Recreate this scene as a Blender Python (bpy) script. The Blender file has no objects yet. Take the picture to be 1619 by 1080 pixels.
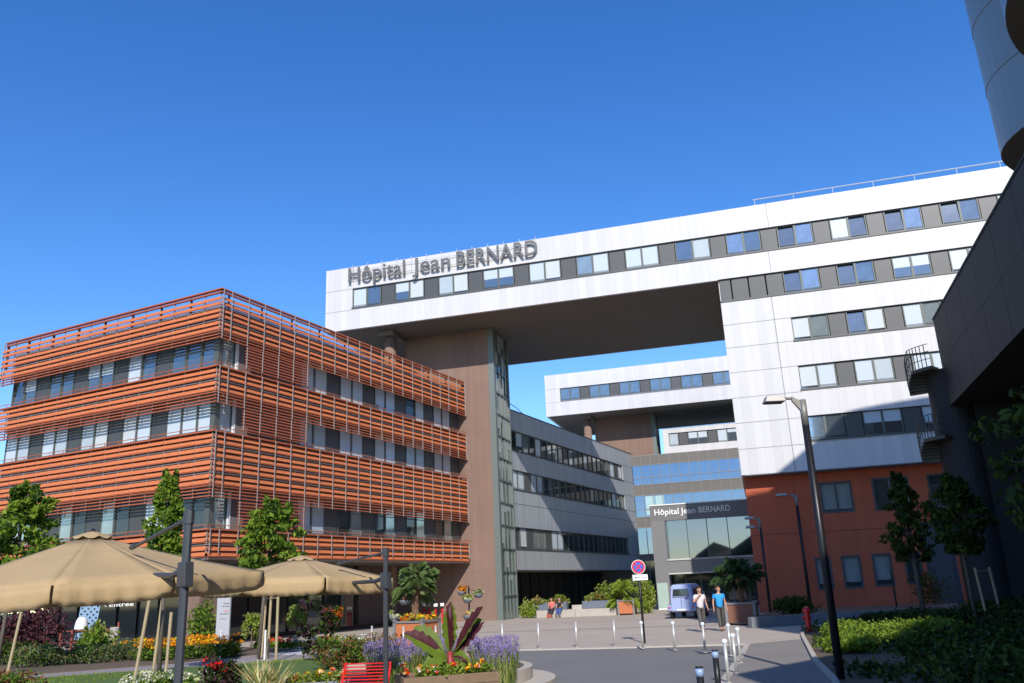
import bpy, math, random
import numpy as np
from mathutils import Vector, Matrix
R = math.radians
SC = bpy.context.scene
COL = SC.collection
random.seed(4)

# ---------------------------------------------------------------- camera
F_PX, PITCH, ROLL, CAM_H = 1318.9, 0.2891134, -0.0446268, 2.0
fw = Vector((0, math.cos(PITCH), math.sin(PITCH)))
r0 = Vector((1, 0, 0)); u0 = r0.cross(fw)
rt = r0 * math.cos(ROLL) + u0 * math.sin(ROLL)
up = -r0 * math.sin(ROLL) + u0 * math.cos(ROLL)
cd = bpy.data.cameras.new('camera'); cam = bpy.data.objects.new('camera', cd); COL.objects.link(cam)
M = Matrix.Identity(4)
for i in range(3):
    M[i][0], M[i][1], M[i][2] = rt[i], up[i], -fw[i]
M[2][3] = CAM_H
cam.matrix_world = M
cd.sensor_width = 36; cd.lens = 36 * F_PX / 1619; cd.clip_start = 0.1; cd.clip_end = 3000
SC.camera = cam

# ---------------------------------------------------------------- world, sun, exposure
SUN_AZ, SUN_EL = 177.5, 34.5          # azimuth clockwise from +Y
w = bpy.data.worlds.new('World'); SC.world = w; w.use_nodes = True
wn = w.node_tree; bg = wn.nodes['Background']
sky = wn.nodes.new('ShaderNodeTexSky'); sky.sky_type = 'NISHITA'; sky.sun_disc = False
sky.sun_elevation = R(SUN_EL); sky.sun_rotation = R(SUN_AZ)
sky.altitude = 0; sky.air_density = 1.0; sky.dust_density = 0.15; sky.ozone_density = 3.2
hs = wn.nodes.new('ShaderNodeHueSaturation'); hs.inputs['Hue'].default_value = 0.511; hs.inputs['Saturation'].default_value = 1.3; hs.inputs['Value'].default_value = 1.12
wn.links.new(sky.outputs[0], hs.inputs['Color']); wn.links.new(hs.outputs[0], bg.inputs[0]); bg.inputs[1].default_value = 0.15
sl = bpy.data.lights.new('sun', 'SUN'); sl.energy = 4.0; sl.angle = R(0.53); sl.color = (1.0, 0.95, 0.88)
so = bpy.data.objects.new('sun', sl); COL.objects.link(so)
sd = Vector((math.sin(R(SUN_AZ)) * math.cos(R(SUN_EL)), math.cos(R(SUN_AZ)) * math.cos(R(SUN_EL)), math.sin(R(SUN_EL))))
so.rotation_euler = sd.to_track_quat('Z', 'Y').to_euler()
SC.view_settings.view_transform = 'Standard'; SC.view_settings.look = 'None'
SC.view_settings.exposure = 0.32; SC.view_settings.gamma = 1.0; SC.view_settings.use_curve_mapping = False

# ---------------------------------------------------------------- materials
MATS = {}
def mat(name, col, rough=0.7, metal=0.0, var=0.0, scale=3.0, bump=0.0, bscale=40.0, spec=0.5, trans=0.0,
        stripe=0.0, swid=0.5, grime=0.0, coat=0.0):
    if name in MATS: return MATS[name]
    m = bpy.data.materials.new(name); m.use_nodes = True; MATS[name] = m
    nt = m.node_tree; b = nt.nodes['Principled BSDF']; L = nt.links.new
    b.inputs['Base Color'].default_value = (*col, 1); b.inputs['Roughness'].default_value = rough
    b.inputs['Metallic'].default_value = metal; b.inputs['Specular IOR Level'].default_value = spec
    if coat: b.inputs['Coat Weight'].default_value = coat; b.inputs['Coat Roughness'].default_value = 0.04
    tc = nt.nodes.new('ShaderNodeTexCoord'); cur = None
    def scale_by(fac_socket, lo, hi):
        nonlocal cur
        mr = nt.nodes.new('ShaderNodeMapRange'); mr.inputs[3].default_value = lo; mr.inputs[4].default_value = hi
        L(fac_socket, mr.inputs[0])
        mx = nt.nodes.new('ShaderNodeMix'); mx.data_type = 'RGBA'; mx.blend_type = 'MULTIPLY'; mx.inputs[0].default_value = 1
        if cur is None: mx.inputs[6].default_value = (*col, 1)
        else: L(cur, mx.inputs[6])
        L(mr.outputs[0], mx.inputs[7]); cur = mx.outputs[2]
    if var:
        n = nt.nodes.new('ShaderNodeTexNoise'); n.inputs['Scale'].default_value = scale; n.inputs['Detail'].default_value = 6
        n.inputs['Roughness'].default_value = 0.65
        L(tc.outputs['Object'], n.inputs['Vector'])
        scale_by(n.outputs[0], 1 - 1.6 * var, 1 + 1.6 * var)
    if stripe:   # sheets of cladding: a slightly different tone for each sheet and a fine joint
        sp = nt.nodes.new('ShaderNodeSeparateXYZ'); L(tc.outputs['Object'], sp.inputs[0])
        ad = nt.nodes.new('ShaderNodeMath'); ad.operation = 'ADD'; L(sp.outputs[0], ad.inputs[0]); L(sp.outputs[1], ad.inputs[1])
        dv = nt.nodes.new('ShaderNodeMath'); dv.operation = 'DIVIDE'; L(ad.outputs[0], dv.inputs[0]); dv.inputs[1].default_value = swid
        fl = nt.nodes.new('ShaderNodeMath'); fl.operation = 'FLOOR'; L(dv.outputs[0], fl.inputs[0])
        wn_ = nt.nodes.new('ShaderNodeTexWhiteNoise'); wn_.noise_dimensions = '1D'; L(fl.outputs[0], wn_.inputs['W'])
        scale_by(wn_.outputs[0], 1 - stripe, 1 + stripe * 0.4)
        fr = nt.nodes.new('ShaderNodeMath'); fr.operation = 'FRACT'; L(dv.outputs[0], fr.inputs[0])
        gt = nt.nodes.new('ShaderNodeMath'); gt.operation = 'GREATER_THAN'; L(fr.outputs[0], gt.inputs[0]); gt.inputs[1].default_value = 0.06
        scale_by(gt.outputs[0], 1 - stripe * 1.8, 1)
    if grime:    # rain streaks: noise stretched in height
        mp = nt.nodes.new('ShaderNodeMapping'); mp.inputs['Scale'].default_value = (1.6, 1.6, 0.12); L(tc.outputs['Object'], mp.inputs[0])
        n2 = nt.nodes.new('ShaderNodeTexNoise'); n2.inputs['Scale'].default_value = 1.4; n2.inputs['Detail'].default_value = 5
        L(mp.outputs[0], n2.inputs['Vector']); scale_by(n2.outputs[0], 1 - 1.5 * grime, 1 + grime)
    if cur is not None: L(cur, b.inputs['Base Color'])
    if bump:
        n3 = nt.nodes.new('ShaderNodeTexNoise'); n3.inputs['Scale'].default_value = bscale; n3.inputs['Detail'].default_value = 4
        L(tc.outputs['Object'], n3.inputs['Vector'])
        bp = nt.nodes.new('ShaderNodeBump'); bp.inputs['Strength'].default_value = bump; bp.inputs['Distance'].default_value = 0.02
        L(n3.outputs[0], bp.inputs['Height']); L(bp.outputs[0], b.inputs['Normal'])
    if trans:    # thin leaf or cloth: part of the light passes through
        tl = nt.nodes.new('ShaderNodeBsdfTranslucent')
        ms = nt.nodes.new('ShaderNodeMixShader'); ms.inputs[0].default_value = trans
        if cur is not None: L(cur, tl.inputs[0])
        else: tl.inputs[0].default_value = (*col, 1)
        L(b.outputs[0], ms.inputs[1]); L(tl.outputs[0], ms.inputs[2]); L(ms.outputs[0], nt.nodes['Material Output'].inputs[0])
    return m

WHITE = mat('white_cladding', (0.61, 0.59, 0.575), 0.42, 0.0, 0.03, 0.6, stripe=0.06, swid=0.52, grime=0.045)
SEAM = mat('seam', (0.20, 0.20, 0.21), 0.8)
FRAME = mat('window_frame', (0.11, 0.12, 0.105), 0.5, 0.3)
DPAN = mat('dark_panel', (0.082, 0.082, 0.08), 0.45, 0.2, 0.05, 2)
BLIND = mat('blind', (0.50, 0.56, 0.60), 0.35, 0, 0.03, 1.2, coat=0.6)
GLASS = mat('window_glass', (0.32, 0.335, 0.325), 0.03, 0.85, 0.25, 0.7, spec=0.8)
GLASSG = mat('pale_glass', (0.42, 0.47, 0.44), 0.08, 0.6, 0.25, 0.9)
GLASSD = mat('dark_glass', (0.035, 0.045, 0.045), 0.04, 0.0, 0.2, 1.0, spec=0.9)
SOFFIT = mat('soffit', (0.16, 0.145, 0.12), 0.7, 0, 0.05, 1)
BROWN = mat('brown_concrete', (0.225, 0.142, 0.105), 0.8, 0, 0.10, 0.4, grime=0.16, bump=0.2)
GREEN = mat('grey_green_metal', (0.16, 0.185, 0.165), 0.45, 0.3)
GREY = mat('grey_cladding', (0.39, 0.40, 0.405), 0.5, 0.25, 0.04, 0.8, stripe=0.10, swid=0.38, grime=0.05)
SPAN = mat('spandrel', (0.15, 0.137, 0.122), 0.5, 0.2, 0.05, 0.8)
PORT = mat('portal_cladding', (0.19, 0.185, 0.18), 0.55, 0.2, 0.04, 0.6)
PORTD = mat('sign_band', (0.165, 0.16, 0.158), 0.5, 0.2, 0.04, 0.6)
BLUEG = mat('curtain_glass', (0.19, 0.245, 0.34), 0.02, 0.95, 0.12, 0.35)
TERRA = mat('terracotta', (0.54, 0.158, 0.055), 0.62, 0, 0.14, 3.0)
TERRR = mat('terracotta_rail', (0.42, 0.11, 0.045), 0.55, 0.1, 0.05, 3.0)
RAILG = mat('louvre_rail', (0.42, 0.36, 0.33), 0.5, 0.4)
OWALL = mat('orange_building_wall', (0.20, 0.175, 0.17), 0.7, 0.1, 0.05, 1.0)
ORED = mat('red_concrete', (0.49, 0.102, 0.042), 0.75, 0, 0.14, 0.9, grime=0.10, bump=0.2)
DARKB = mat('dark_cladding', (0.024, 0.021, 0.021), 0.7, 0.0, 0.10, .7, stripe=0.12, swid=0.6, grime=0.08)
BLACK = mat('black_metal', (0.018, 0.018, 0.02), 0.4, 0.3)
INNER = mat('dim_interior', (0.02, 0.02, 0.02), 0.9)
TOWERM = mat('light_tower_metal', (0.30, 0.34, 0.35), 0.45, 0.4, 0.04, 0.8)
STEEL = mat('stainless', (0.56, 0.54, 0.50), 0.36, 0.35)
WPAINT = mat('white_paint', (0.78, 0.78, 0.76), 0.5)
LGREY = mat('letter_grey', (0.15, 0.145, 0.14), 0.5, 0.3)
CONC = mat('pale_concrete', (0.42, 0.38, 0.33), 0.85, 0, 0.10, 2.0, bump=0.3)
WOOD = mat('stake_wood', (0.40, 0.31, 0.18), 0.8, 0, 0.15, 8)
WOODB = mat('planter_wood', (0.20, 0.13, 0.075), 0.8, 0, 0.2, 5)
RED = mat('red_paint', (0.62, 0.015, 0.02), 0.35)
ORANGEP = mat('planter_orange', (0.48, 0.15, 0.055), 0.6, 0, 0.08, 3)
PGREY = mat('planter_grey', (0.15, 0.16, 0.18), 0.55, 0.1, 0.05, 3)
MAST = mat('mast_metal', (0.085, 0.088, 0.095), 0.4, 0.5, 0.03, 3)
CLOTH = mat('parasol_cloth', (0.43, 0.298, 0.145), 0.85, 0, 0.09, 1.6, bump=0.6, bscale=5, trans=0.03)
BARK = mat('bark', (0.13, 0.105, 0.08), 0.9, 0, 0.2, 12, bump=0.5)
SOIL = mat('soil', (0.12, 0.085, 0.055), 0.95, 0, 0.25, 4, bump=0.6)

def leaf(name, col, tr=0.3, rough=0.6): return mat(name, col, rough, 0, 0.18, 6, trans=tr, spec=0.15)
LG1 = leaf('leaf_bright', (0.24, 0.33, 0.035), .4); LG2 = leaf('leaf_mid', (0.14, 0.23, 0.025), .4); LG3 = leaf('leaf_deep', (0.05, 0.10, 0.018), .35)
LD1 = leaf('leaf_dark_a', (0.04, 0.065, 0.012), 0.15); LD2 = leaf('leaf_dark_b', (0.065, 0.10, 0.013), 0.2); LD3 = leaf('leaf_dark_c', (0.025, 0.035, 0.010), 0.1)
LY = leaf('leaf_variegated', (0.33, 0.36, 0.11)); LY2 = leaf('leaf_lime', (0.27, 0.34, 0.05))
LPUR = leaf('leaf_purple', (0.055, 0.022, 0.03), 0.2); LPUR2 = leaf('leaf_purple_b', (0.10, 0.035, 0.04), 0.2)
LGR = leaf('leaf_greygreen', (0.14, 0.17, 0.09), 0.2); LBR = leaf('leaf_russet', (0.22, 0.10, 0.045), 0.25)
FOR = leaf('petal_orange', (0.85, 0.30, 0.01), 0.2); FYE = leaf('petal_yellow', (0.85, 0.55, 0.02), 0.2); FRE = leaf('petal_red', (0.75, 0.03, 0.02), 0.2)
FPI = leaf('petal_pink', (0.75, 0.28, 0.45), 0.2); FWH = leaf('petal_white', (0.78, 0.76, 0.66), 0.2); FLA = leaf('petal_lavender', (0.30, 0.23, 0.44), 0.2)
FRS = leaf('petal_crimson', (0.50, 0.012, 0.05), 0.2); FCR = leaf('petal_cream', (0.60, 0.60, 0.34), 0.2)

# ---------------------------------------------------------------- mesh helpers
class MB:
    def __init__(s): s.v = []; s.f = []; s.m = []
    def add(s, vs, fs, mi=0):
        o = len(s.v); s.v += [tuple(v) for v in vs]; s.f += [tuple(i + o for i in f) for f in fs]; s.m += [mi] * len(fs); return s
    def box(s, x0, x1, y0, y1, z0, z1, mi=0):
        return s.add([(x0, y0, z0), (x1, y0, z0), (x1, y1, z0), (x0, y1, z0), (x0, y0, z1), (x1, y0, z1), (x1, y1, z1), (x0, y1, z1)],
                     [(0, 3, 2, 1), (4, 5, 6, 7), (0, 1, 5, 4), (1, 2, 6, 5), (2, 3, 7, 6), (3, 0, 4, 7)], mi)
    def hexa(s, p, mi=0): return s.add(p, [(0, 3, 2, 1), (4, 5, 6, 7), (0, 1, 5, 4), (1, 2, 6, 5), (2, 3, 7, 6), (3, 0, 4, 7)], mi)
    def prism(s, pts, z0, z1, mi=0, cap=None):
        n = len(pts); v = [(x, y, z0) for x, y in pts] + [(x, y, z1) for x, y in pts]
        f = [(i, (i + 1) % n, n + (i + 1) % n, n + i) for i in range(n)]
        s.add(v, f, mi); o = len(s.v) - 2 * n
        s.f += [tuple(o + i for i in reversed(range(n))), tuple(o + n + i for i in range(n))]; s.m += [mi if cap is None else cap] * 2
        return s
    def tube(s, pts, rad, n=8, mi=0, caps=True):
        pts = [Vector(p) for p in pts]
        if not hasattr(rad, '__len__'): rad = [rad] * len(pts)
        o = len(s.v); prev = None
        for i, p in enumerate(pts):
            t = (pts[min(i + 1, len(pts) - 1)] - pts[max(i - 1, 0)]).normalized()
            a = prev if prev is not None else (Vector((1, 0, 0)) if abs(t.x) < 0.8 else Vector((0, 1, 0)))
            a = (a - t * a.dot(t)).normalized(); prev = a; b = t.cross(a)
            for k in range(n):
                q = p + (a * math.cos(2 * math.pi * k / n) + b * math.sin(2 * math.pi * k / n)) * rad[i]; s.v.append(tuple(q))
        for i in range(len(pts) - 1):
            for k in range(n):
                s.f.append((o + i * n + k, o + i * n + (k + 1) % n, o + (i + 1) * n + (k + 1) % n, o + (i + 1) * n + k)); s.m.append(mi)
        if caps:
            s.f.append(tuple(o + k for k in reversed(range(n)))); s.m.append(mi)
            s.f.append(tuple(o + (len(pts) - 1) * n + k for k in range(n))); s.m.append(mi)
        return s
    def lathe(s, cx, cy, prof, n=16, mi=0):     # prof = [(radius, z)]
        o = len(s.v)
        for r, z in prof:
            for k in range(n): s.v.append((cx + r * math.cos(2 * math.pi * k / n), cy + r * math.sin(2 * math.pi * k / n), z))
        for i in range(len(prof) - 1):
            for k in range(n):
                s.f.append((o + i * n + k, o + i * n + (k + 1) % n, o + (i + 1) * n + (k + 1) % n, o + (i + 1) * n + k)); s.m.append(mi)
        return s
    def mesh(s, name, mats, smooth=False):
        me = bpy.data.meshes.new(name); me.from_pydata(s.v, [], s.f)
        for m in (mats if isinstance(mats, (list, tuple)) else [mats]): me.materials.append(m)
        me.polygons.foreach_set('material_index', s.m)
        if smooth: me.polygons.foreach_set('use_smooth', [True] * len(s.f))
        me.update(); return me
    def build(s, name, mats, parent=None, smooth=False, bevel=0.0):
        o = link(name, s.mesh(name, mats, smooth), parent)
        if bevel:
            b = o.modifiers.new('bevel', 'BEVEL'); b.width = bevel; b.segments = 2; b.limit_method = 'ANGLE'
        return o

def link(name, data, parent=None, loc=None, rotz=0):
    o = bpy.data.objects.new(name, data); COL.objects.link(o)
    if parent is not None: o.parent = parent
    if loc is not None: o.location = loc
    if rotz: o.rotation_euler.z = rotz
    return o
def tag(o, label, cat, group=None):
    o['label'] = label; o['category'] = cat
    if group: o['group'] = group
    return o
def thing(name, label, cat, loc=(0, 0, 0), rotz=0, group=None):
    o = link(name, None, None, loc, rotz); o.empty_display_size = 0.3
    return tag(o, label, cat, group)
def structure(o): o['kind'] = 'structure'; return o
def stuff(o): o['kind'] = 'stuff'; return o
def copy_tree(o, parent=None):
    c = o.copy(); COL.objects.link(c); c.parent = parent
    for ch in list(o.children): copy_tree(ch, c)
    return c

def evaluated(o, name):
    dg = bpy.context.evaluated_depsgraph_get(); dg.update()
    me = bpy.data.meshes.new_from_object(o.evaluated_get(dg)); me.name = name; return me
def lettering(text, width, cap, depth, m, name='lettering', bold=0.012):
    """standing letters: x to the right from 0, base line z=0, front towards -y"""
    c = bpy.data.curves.new('t', 'FONT'); c.body = text; c.size = 1.0; c.extrude = 0.5; c.offset = bold; c.space_character = 1.02
    o = bpy.data.objects.new('t', c); COL.objects.link(o)
    me = evaluated(o, name); bpy.data.objects.remove(o)
    co = np.empty(len(me.vertices) * 3); me.vertices.foreach_get('co', co); co = co.reshape(-1, 3)
    x0, x1 = co[:, 0].min(), co[:, 0].max()
    out = np.stack([(co[:, 0] - x0) / (x1 - x0) * width, -co[:, 2] * depth, co[:, 1] / 0.729 * cap], 1)
    me.vertices.foreach_set('co', out.ravel()); me.materials.clear(); me.materials.append(m); me.update()
    return me
def skin(name, nodes, edges, m, parent=None, sub=1):
    me = bpy.data.meshes.new(name); me.from_pydata([n[0] for n in nodes], edges, [])
    o = bpy.data.objects.new(name, me); COL.objects.link(o)
    o.modifiers.new('s', 'SKIN').use_smooth_shade = True
    sm = o.modifiers.new('b', 'SUBSURF'); sm.levels = sub; sm.render_levels = sub
    for i, n in enumerate(nodes):
        r = n[1] if hasattr(n[1], '__len__') else (n[1], n[1])
        me.skin_vertices[0].data[i].radius = r
        me.skin_vertices[0].data[i].use_root = (i == 0)
    new = evaluated(o, name); bpy.data.objects.remove(o)
    new.materials.append(m)
    new.polygons.foreach_set('use_smooth', [True] * len(new.polygons))
    return link(name, new, parent)

RNG = np.random.default_rng(7)
def leaves(name, clumps, size, mats, parent=None, upbias=0.3, elong=1.6, weights=None, shell=0.35):
    """clumps = (x,y,z,rx,ry,rz,count); every leaf is a small bent pair of triangles; a clump leans to one tone"""
    P = []; MI = []; NORM = []
    k = len(mats); wts = np.array(weights if weights is not None else [1.0] * k, float); wts /= wts.sum()
    for c in clumps:
        n = int(c[6]); d = RNG.normal(size=(n, 3)); d /= np.linalg.norm(d, axis=1)[:, None]
        r = (shell + (1 - shell) * RNG.random(n)) ** 0.6
        r *= 1 + 0.25 * RNG.normal(size=n) * 0.5
        P.append(np.array(c[:3]) + d * r[:, None] * np.array(c[3:6]))
        NORM.append(d)
        main = RNG.choice(k, p=wts); q = RNG.choice(k, size=n, p=wts); q[RNG.random(n) < 0.4] = main; MI.append(q)
    P = np.concatenate(P); MI = np.concatenate(MI); D = np.concatenate(NORM); n = len(P)
    t = RNG.normal(size=(n, 3)); t[:, 2] -= 0.3; t /= np.linalg.norm(t, axis=1)[:, None]
    nn = D * 0.6 + RNG.normal(size=(n, 3)) * 0.6; nn[:, 2] += upbias
    b = np.cross(nn, t); b /= np.linalg.norm(b, axis=1)[:, None]; nn = np.cross(t, b)
    s = size * (0.6 + 0.8 * RNG.random(n))[:, None]
    v = np.stack([P - t * s * 0.5 * elong, P + b * s * 0.42 + nn * s * 0.12, P + t * s * 0.5 * elong - nn * s * 0.15, P - b * s * 0.42 + nn * s * 0.12], 1).reshape(-1, 3)
    me = bpy.data.meshes.new(name); me.vertices.add(4 * n); me.vertices.foreach_set('co', v.ravel())
    me.loops.add(6 * n); me.polygons.add(2 * n)
    base = np.arange(n)[:, None] * 4
    li = np.concatenate([base + np.array([[0, 1, 2]]), base + np.array([[0, 2, 3]])], 1).ravel()
    me.loops.foreach_set('vertex_index', li.astype(np.int32))
    me.polygons.foreach_set('loop_start', (np.arange(2 * n) * 3).astype(np.int32))
    me.polygons.foreach_set('loop_total', np.full(2 * n, 3, np.int32))
    for m in mats: me.materials.append(m)
    me.polygons.foreach_set('material_index', np.repeat(MI, 2).astype(np.int32))
    me.update(calc_edges=True); me.validate()
    return link(name, me, parent)
def blades(name, rects, h, wdt, mats, parent=None, lean=0.25, weights=None):
    """upright blades or flower spikes: rects = (cx,cy,rx,ry,z0,count)"""
    v = []; f = []; mi = []
    k = len(mats)
    for (cx, cy, rx, ry, z0, cnt) in rects:
        for i in range(int(cnt)):
            a = random.random() * 6.283; r = math.sqrt(random.random()); x = cx + rx * r * math.cos(a); y = cy + ry * r * math.sin(a)
            hh = h * (0.65 + 0.5 * random.random()); lx = random.gauss(0, lean) * hh; ly = random.gauss(0, lean) * hh
            b = random.random() * 3.14; wx = wdt * math.cos(b); wy = wdt * math.sin(b); o = len(v)
            v += [(x - wx, y - wy, z0), (x + wx, y + wy, z0), (x + lx * .4 + wx, y + ly * .4 + wy, z0 + hh * .6), (x + lx * .4 - wx, y + ly * .4 - wy, z0 + hh * .6), (x + lx, y + ly, z0 + hh)]
            f += [(o, o + 1, o + 2, o + 3), (o + 3, o + 2, o + 4)]
            c = random.choices(range(k), weights)[0] if weights else random.randrange(k); mi += [c, c]
    me = bpy.data.meshes.new(name); me.from_pydata(v, [], f)
    for m in mats: me.materials.append(m)
    me.polygons.foreach_set('material_index', mi); me.update()
    return link(name, me, parent)

# ---------------------------------------------------------------- ground
ASPH = mat('asphalt', (0.18, 0.17, 0.162), 0.9, 0, 0.14, 0.35, bump=0.5, bscale=60)
ASPB = mat('path_asphalt', (0.235, 0.21, 0.185), 0.9, 0, 0.14, 0.5, bump=0.5, bscale=60)
PAVE = mat('plaza_paving', (0.42, 0.355, 0.29), 0.85, 0, 0.13, 0.3, bump=0.4, bscale=50)
PAVED = mat('plaza_band', (0.30, 0.27, 0.24), 0.85, 0, 0.08, 0.6, bump=0.4, bscale=50)
KERB = mat('kerb_stone', (0.46, 0.41, 0.34), 0.85, 0, 0.10, 2.0, bump=0.3)
GRASS = mat('lawn_ground', (0.075, 0.13, 0.02), 0.95, 0, 0.25, 2.5, bump=0.6)
FARG = mat('far_ground', (0.07, 0.08, 0.05), 0.95, 0, 0.2, 0.1)
GPATH = mat('garden_path', (0.27, 0.235, 0.23), 0.9, 0, 0.1, 1.5, bump=0.4)
def sheet(name, pts, z, m, th=0.02):
    return structure(MB().prism(pts, z - th, z).build(name, m))
sheet('ground', [(-1200, -1200), (1200, -1200), (1200, 1200), (-1200, 1200)], -0.06, FARG, 0.5)
sheet('road', [(-60, -30), (60, -30), (60, 45), (-60, 45)], 0.0, ASPH, 0.05)
PL = [(-60, 62), (-9.5, 36.6), (-8.7, 35.75), (-0.8, 30.5), (3.4, 29.2), (7.1, 28.35), (9.35, 29.6), (9.6, 30.6), (10.6, 34.2), (11.9, 36.5), (21, 37), (60, 60), (60, 130), (-60, 130)]
sheet('plaza', PL, 0.035, PAVE, 0.03)
# darker bands laid in the plaza
for (a, b, wd) in (((-12, 46.5), (14, 39.6), 1.1), ((-10, 53.5), (12, 49.5), 0.5)):
    d = (Vector(b) - Vector(a)).normalized(); n = Vector((-d.y, d.x)) * wd / 2
    sheet('paving_band', [tuple(Vector(a) - n), tuple(Vector(b) - n), tuple(Vector(b) + n), tuple(Vector(a) + n)], 0.039, PAVED, 0.003)
def strip(name, pts, wd, z0, z1, m):
    mb = MB()
    for i in range(len(pts) - 1):
        a, b = Vector(pts[i]), Vector(pts[i + 1]); d = (b - a).normalized(); n = Vector((-d.y, d.x)) * wd / 2
        mb.prism([tuple(a - n), tuple(b - n), tuple(b + n), tuple(a + n)], z0, z1 + 0.0004 * i)
    return mb.build(name, m)
structure(strip('kerb', PL[1:6], 0.16, -0.02, 0.042, KERB))
SW = [(7.05, 28.25), (5.5, 23.1), (4.0, 18.3), (2.9, 14.6), (1.2, 8.5), (-1, 0), (-1, -8), (3, -8), (3.4, 8), (5.1, 14.8), (5.95, 17.6), (6.85, 21.3), (9.35, 29.55)]
sheet('pavement', SW, 0.032, ASPB, 0.03)
structure(strip('kerb', SW[0:6], 0.17, -0.02, 0.045, KERB))
structure(strip('kerb', [(3.4, 8), (5.15, 14.8), (6.0, 17.6), (6.9, 21.3), (9.5, 30.4), (10.2, 32.6)], 0.12, -0.02, 0.10, KERB))
sheet('soil', [(6.07, 17.6), (6.97, 21.3), (9.57, 30.3), (10.4, 33.2), (11.3, 35.6), (14, 36.3), (20, 37), (44, 52), (44, 8), (3.5, 8), (5.2, 14.8)], 0.05, SOIL, 0.05)
# left garden
LAWN = [(-60, 28), (-22, 22.4), (-15, 26.9), (-11.5, 28.6), (-7.6, 30.0), (-5.4, 31.0), (-3.2, 30), (-2.3, 27.6), (-5, 26.8), (-9, 24), (-11, 19), (-10, 10), (-60, 10)]
sheet('lawn', LAWN, 0.05, GRASS, 0.06)
sheet('path', [(-60, 30.5), (-22, 22.5), (-15, 27.0), (-11.5, 28.7), (-7.6, 30.1), (-6.4, 33.0), (-9.6, 34.6), (-12.3, 30.5), (-15, 28.9), (-22, 25.0), (-60, 34)], 0.056, GPATH, 0.06)
sheet('flower_bed_soil', [(-60, 34.1), (-22, 25.1), (-15, 29.0), (-12.4, 30.6), (-9.7, 34.7), (-10.2, 36.2), (-14, 41.0), (-18.5, 41), (-60, 60)], 0.10, SOIL, 0.12)
for k in range(3):
    a = Vector((-9.5 + 0.32 * k, 33.2 + 0.42 * k))
    sheet('crossing_stripe', [tuple(a), (a.x + 3.0, a.y - 1.5), (a.x + 3.16, a.y - 1.28), (a.x + 0.16, a.y + 0.22)], 0.062, WPAINT, 0.003)
# short grass blades on the lawn
stuff(tag(blades('grass', [(-12, 22, 6, 6, 0.05, 9000), (-18, 25, 4, 2.5, 0.05, 3000), (-7, 28, 3, 2, 0.05, 3500)], 0.07, 0.007, [LG1, LG2, leaf('grass_light', (0.20, 0.26, 0.04))]),
          'short green lawn grass in front of the garden path', 'grass'))

# ---------------------------------------------------------------- window building
WMESH = {}
def window_meshes(wd, h):
    key = (round(wd, 3), round(h, 3))
    if key in WMESH: return WMESH[key]
    t = 0.065; fr = MB()
    fr.box(0, t, 0, 0.12, 0, h).box(wd - t, wd, 0, 0.12, 0, h).box(t, wd - t, 0, 0.12, 0, t).box(t, wd - t, 0, 0.12, h - t, h)
    fr.box(t, wd - t, -0.03, -0.005, 0.16, 0.185)      # safety rail
    d = {'frame': fr.mesh('window', FRAME)}
    d['D'] = MB().box(0.05, wd - 0.05, 0.02, 0.1, 0.04, h - 0.04).mesh('dark_panel', DPAN)
    d['B'] = MB().box(t, wd - t, 0.06, 0.09, t, h - t).mesh('pane', GLASS)
    d['B2'] = MB().box(t, wd - t, 0.06, 0.09, t, h - t).mesh('pane', mat('window_glass_light', (0.44, 0.48, 0.50), 0.05, 0.8, 0.3, 0.9))
    d['B3'] = MB().box(t, wd - t, 0.06, 0.09, t, h - t).mesh('pane', mat('window_glass_mid', (0.26, 0.31, 0.33), 0.05, 0.75, 0.35, 1.3))
    d['W2'] = MB().box(t, wd - t, 0.045, 0.058, t, h - t).mesh('blind', mat('blind_grey', (0.40, 0.46, 0.49), 0.4, 0, 0.08, 1.5, coat=0.5))
    d['W3'] = MB().box(t, wd - t, 0.045, 0.058, t + .12, h - t).mesh('blind', mat('blind_cream', (0.52, 0.55, 0.54), 0.4, 0, 0.05, 2.0, coat=0.4))
    d['K'] = MB().box(t, wd - t, 0.06, 0.09, t, h - t).mesh('pane', GLASSD)
    d['G'] = MB().box(t, wd - t, 0.06, 0.09, t, h - t).mesh('pane', GLASSG)
    for nm, fr_ in (('W', 1.0), ('H', 0.5), ('T', 0.72), ('Q', 0.28)):
        d[nm] = MB().box(t, wd - t, 0.045, 0.058, t + (h - 2 * t) * (1 - fr_), h - t).mesh('blind', BLIND)
    # open sash: tilted inwards at the top
    op = MB(); a = 0.13
    op.hexa([(t, 0.03, t), (wd - t, 0.03, t), (wd - t, 0.06, t), (t, 0.06, t), (t, 0.03 + a, h - t), (wd - t, 0.03 + a, h - t), (wd - t, 0.06 + a, h - t), (t, 0.06 + a, h - t)])
    d['O'] = op.mesh('pane', GLASS)
    WMESH[key] = d; return d
WR = random.Random(21)
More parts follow.
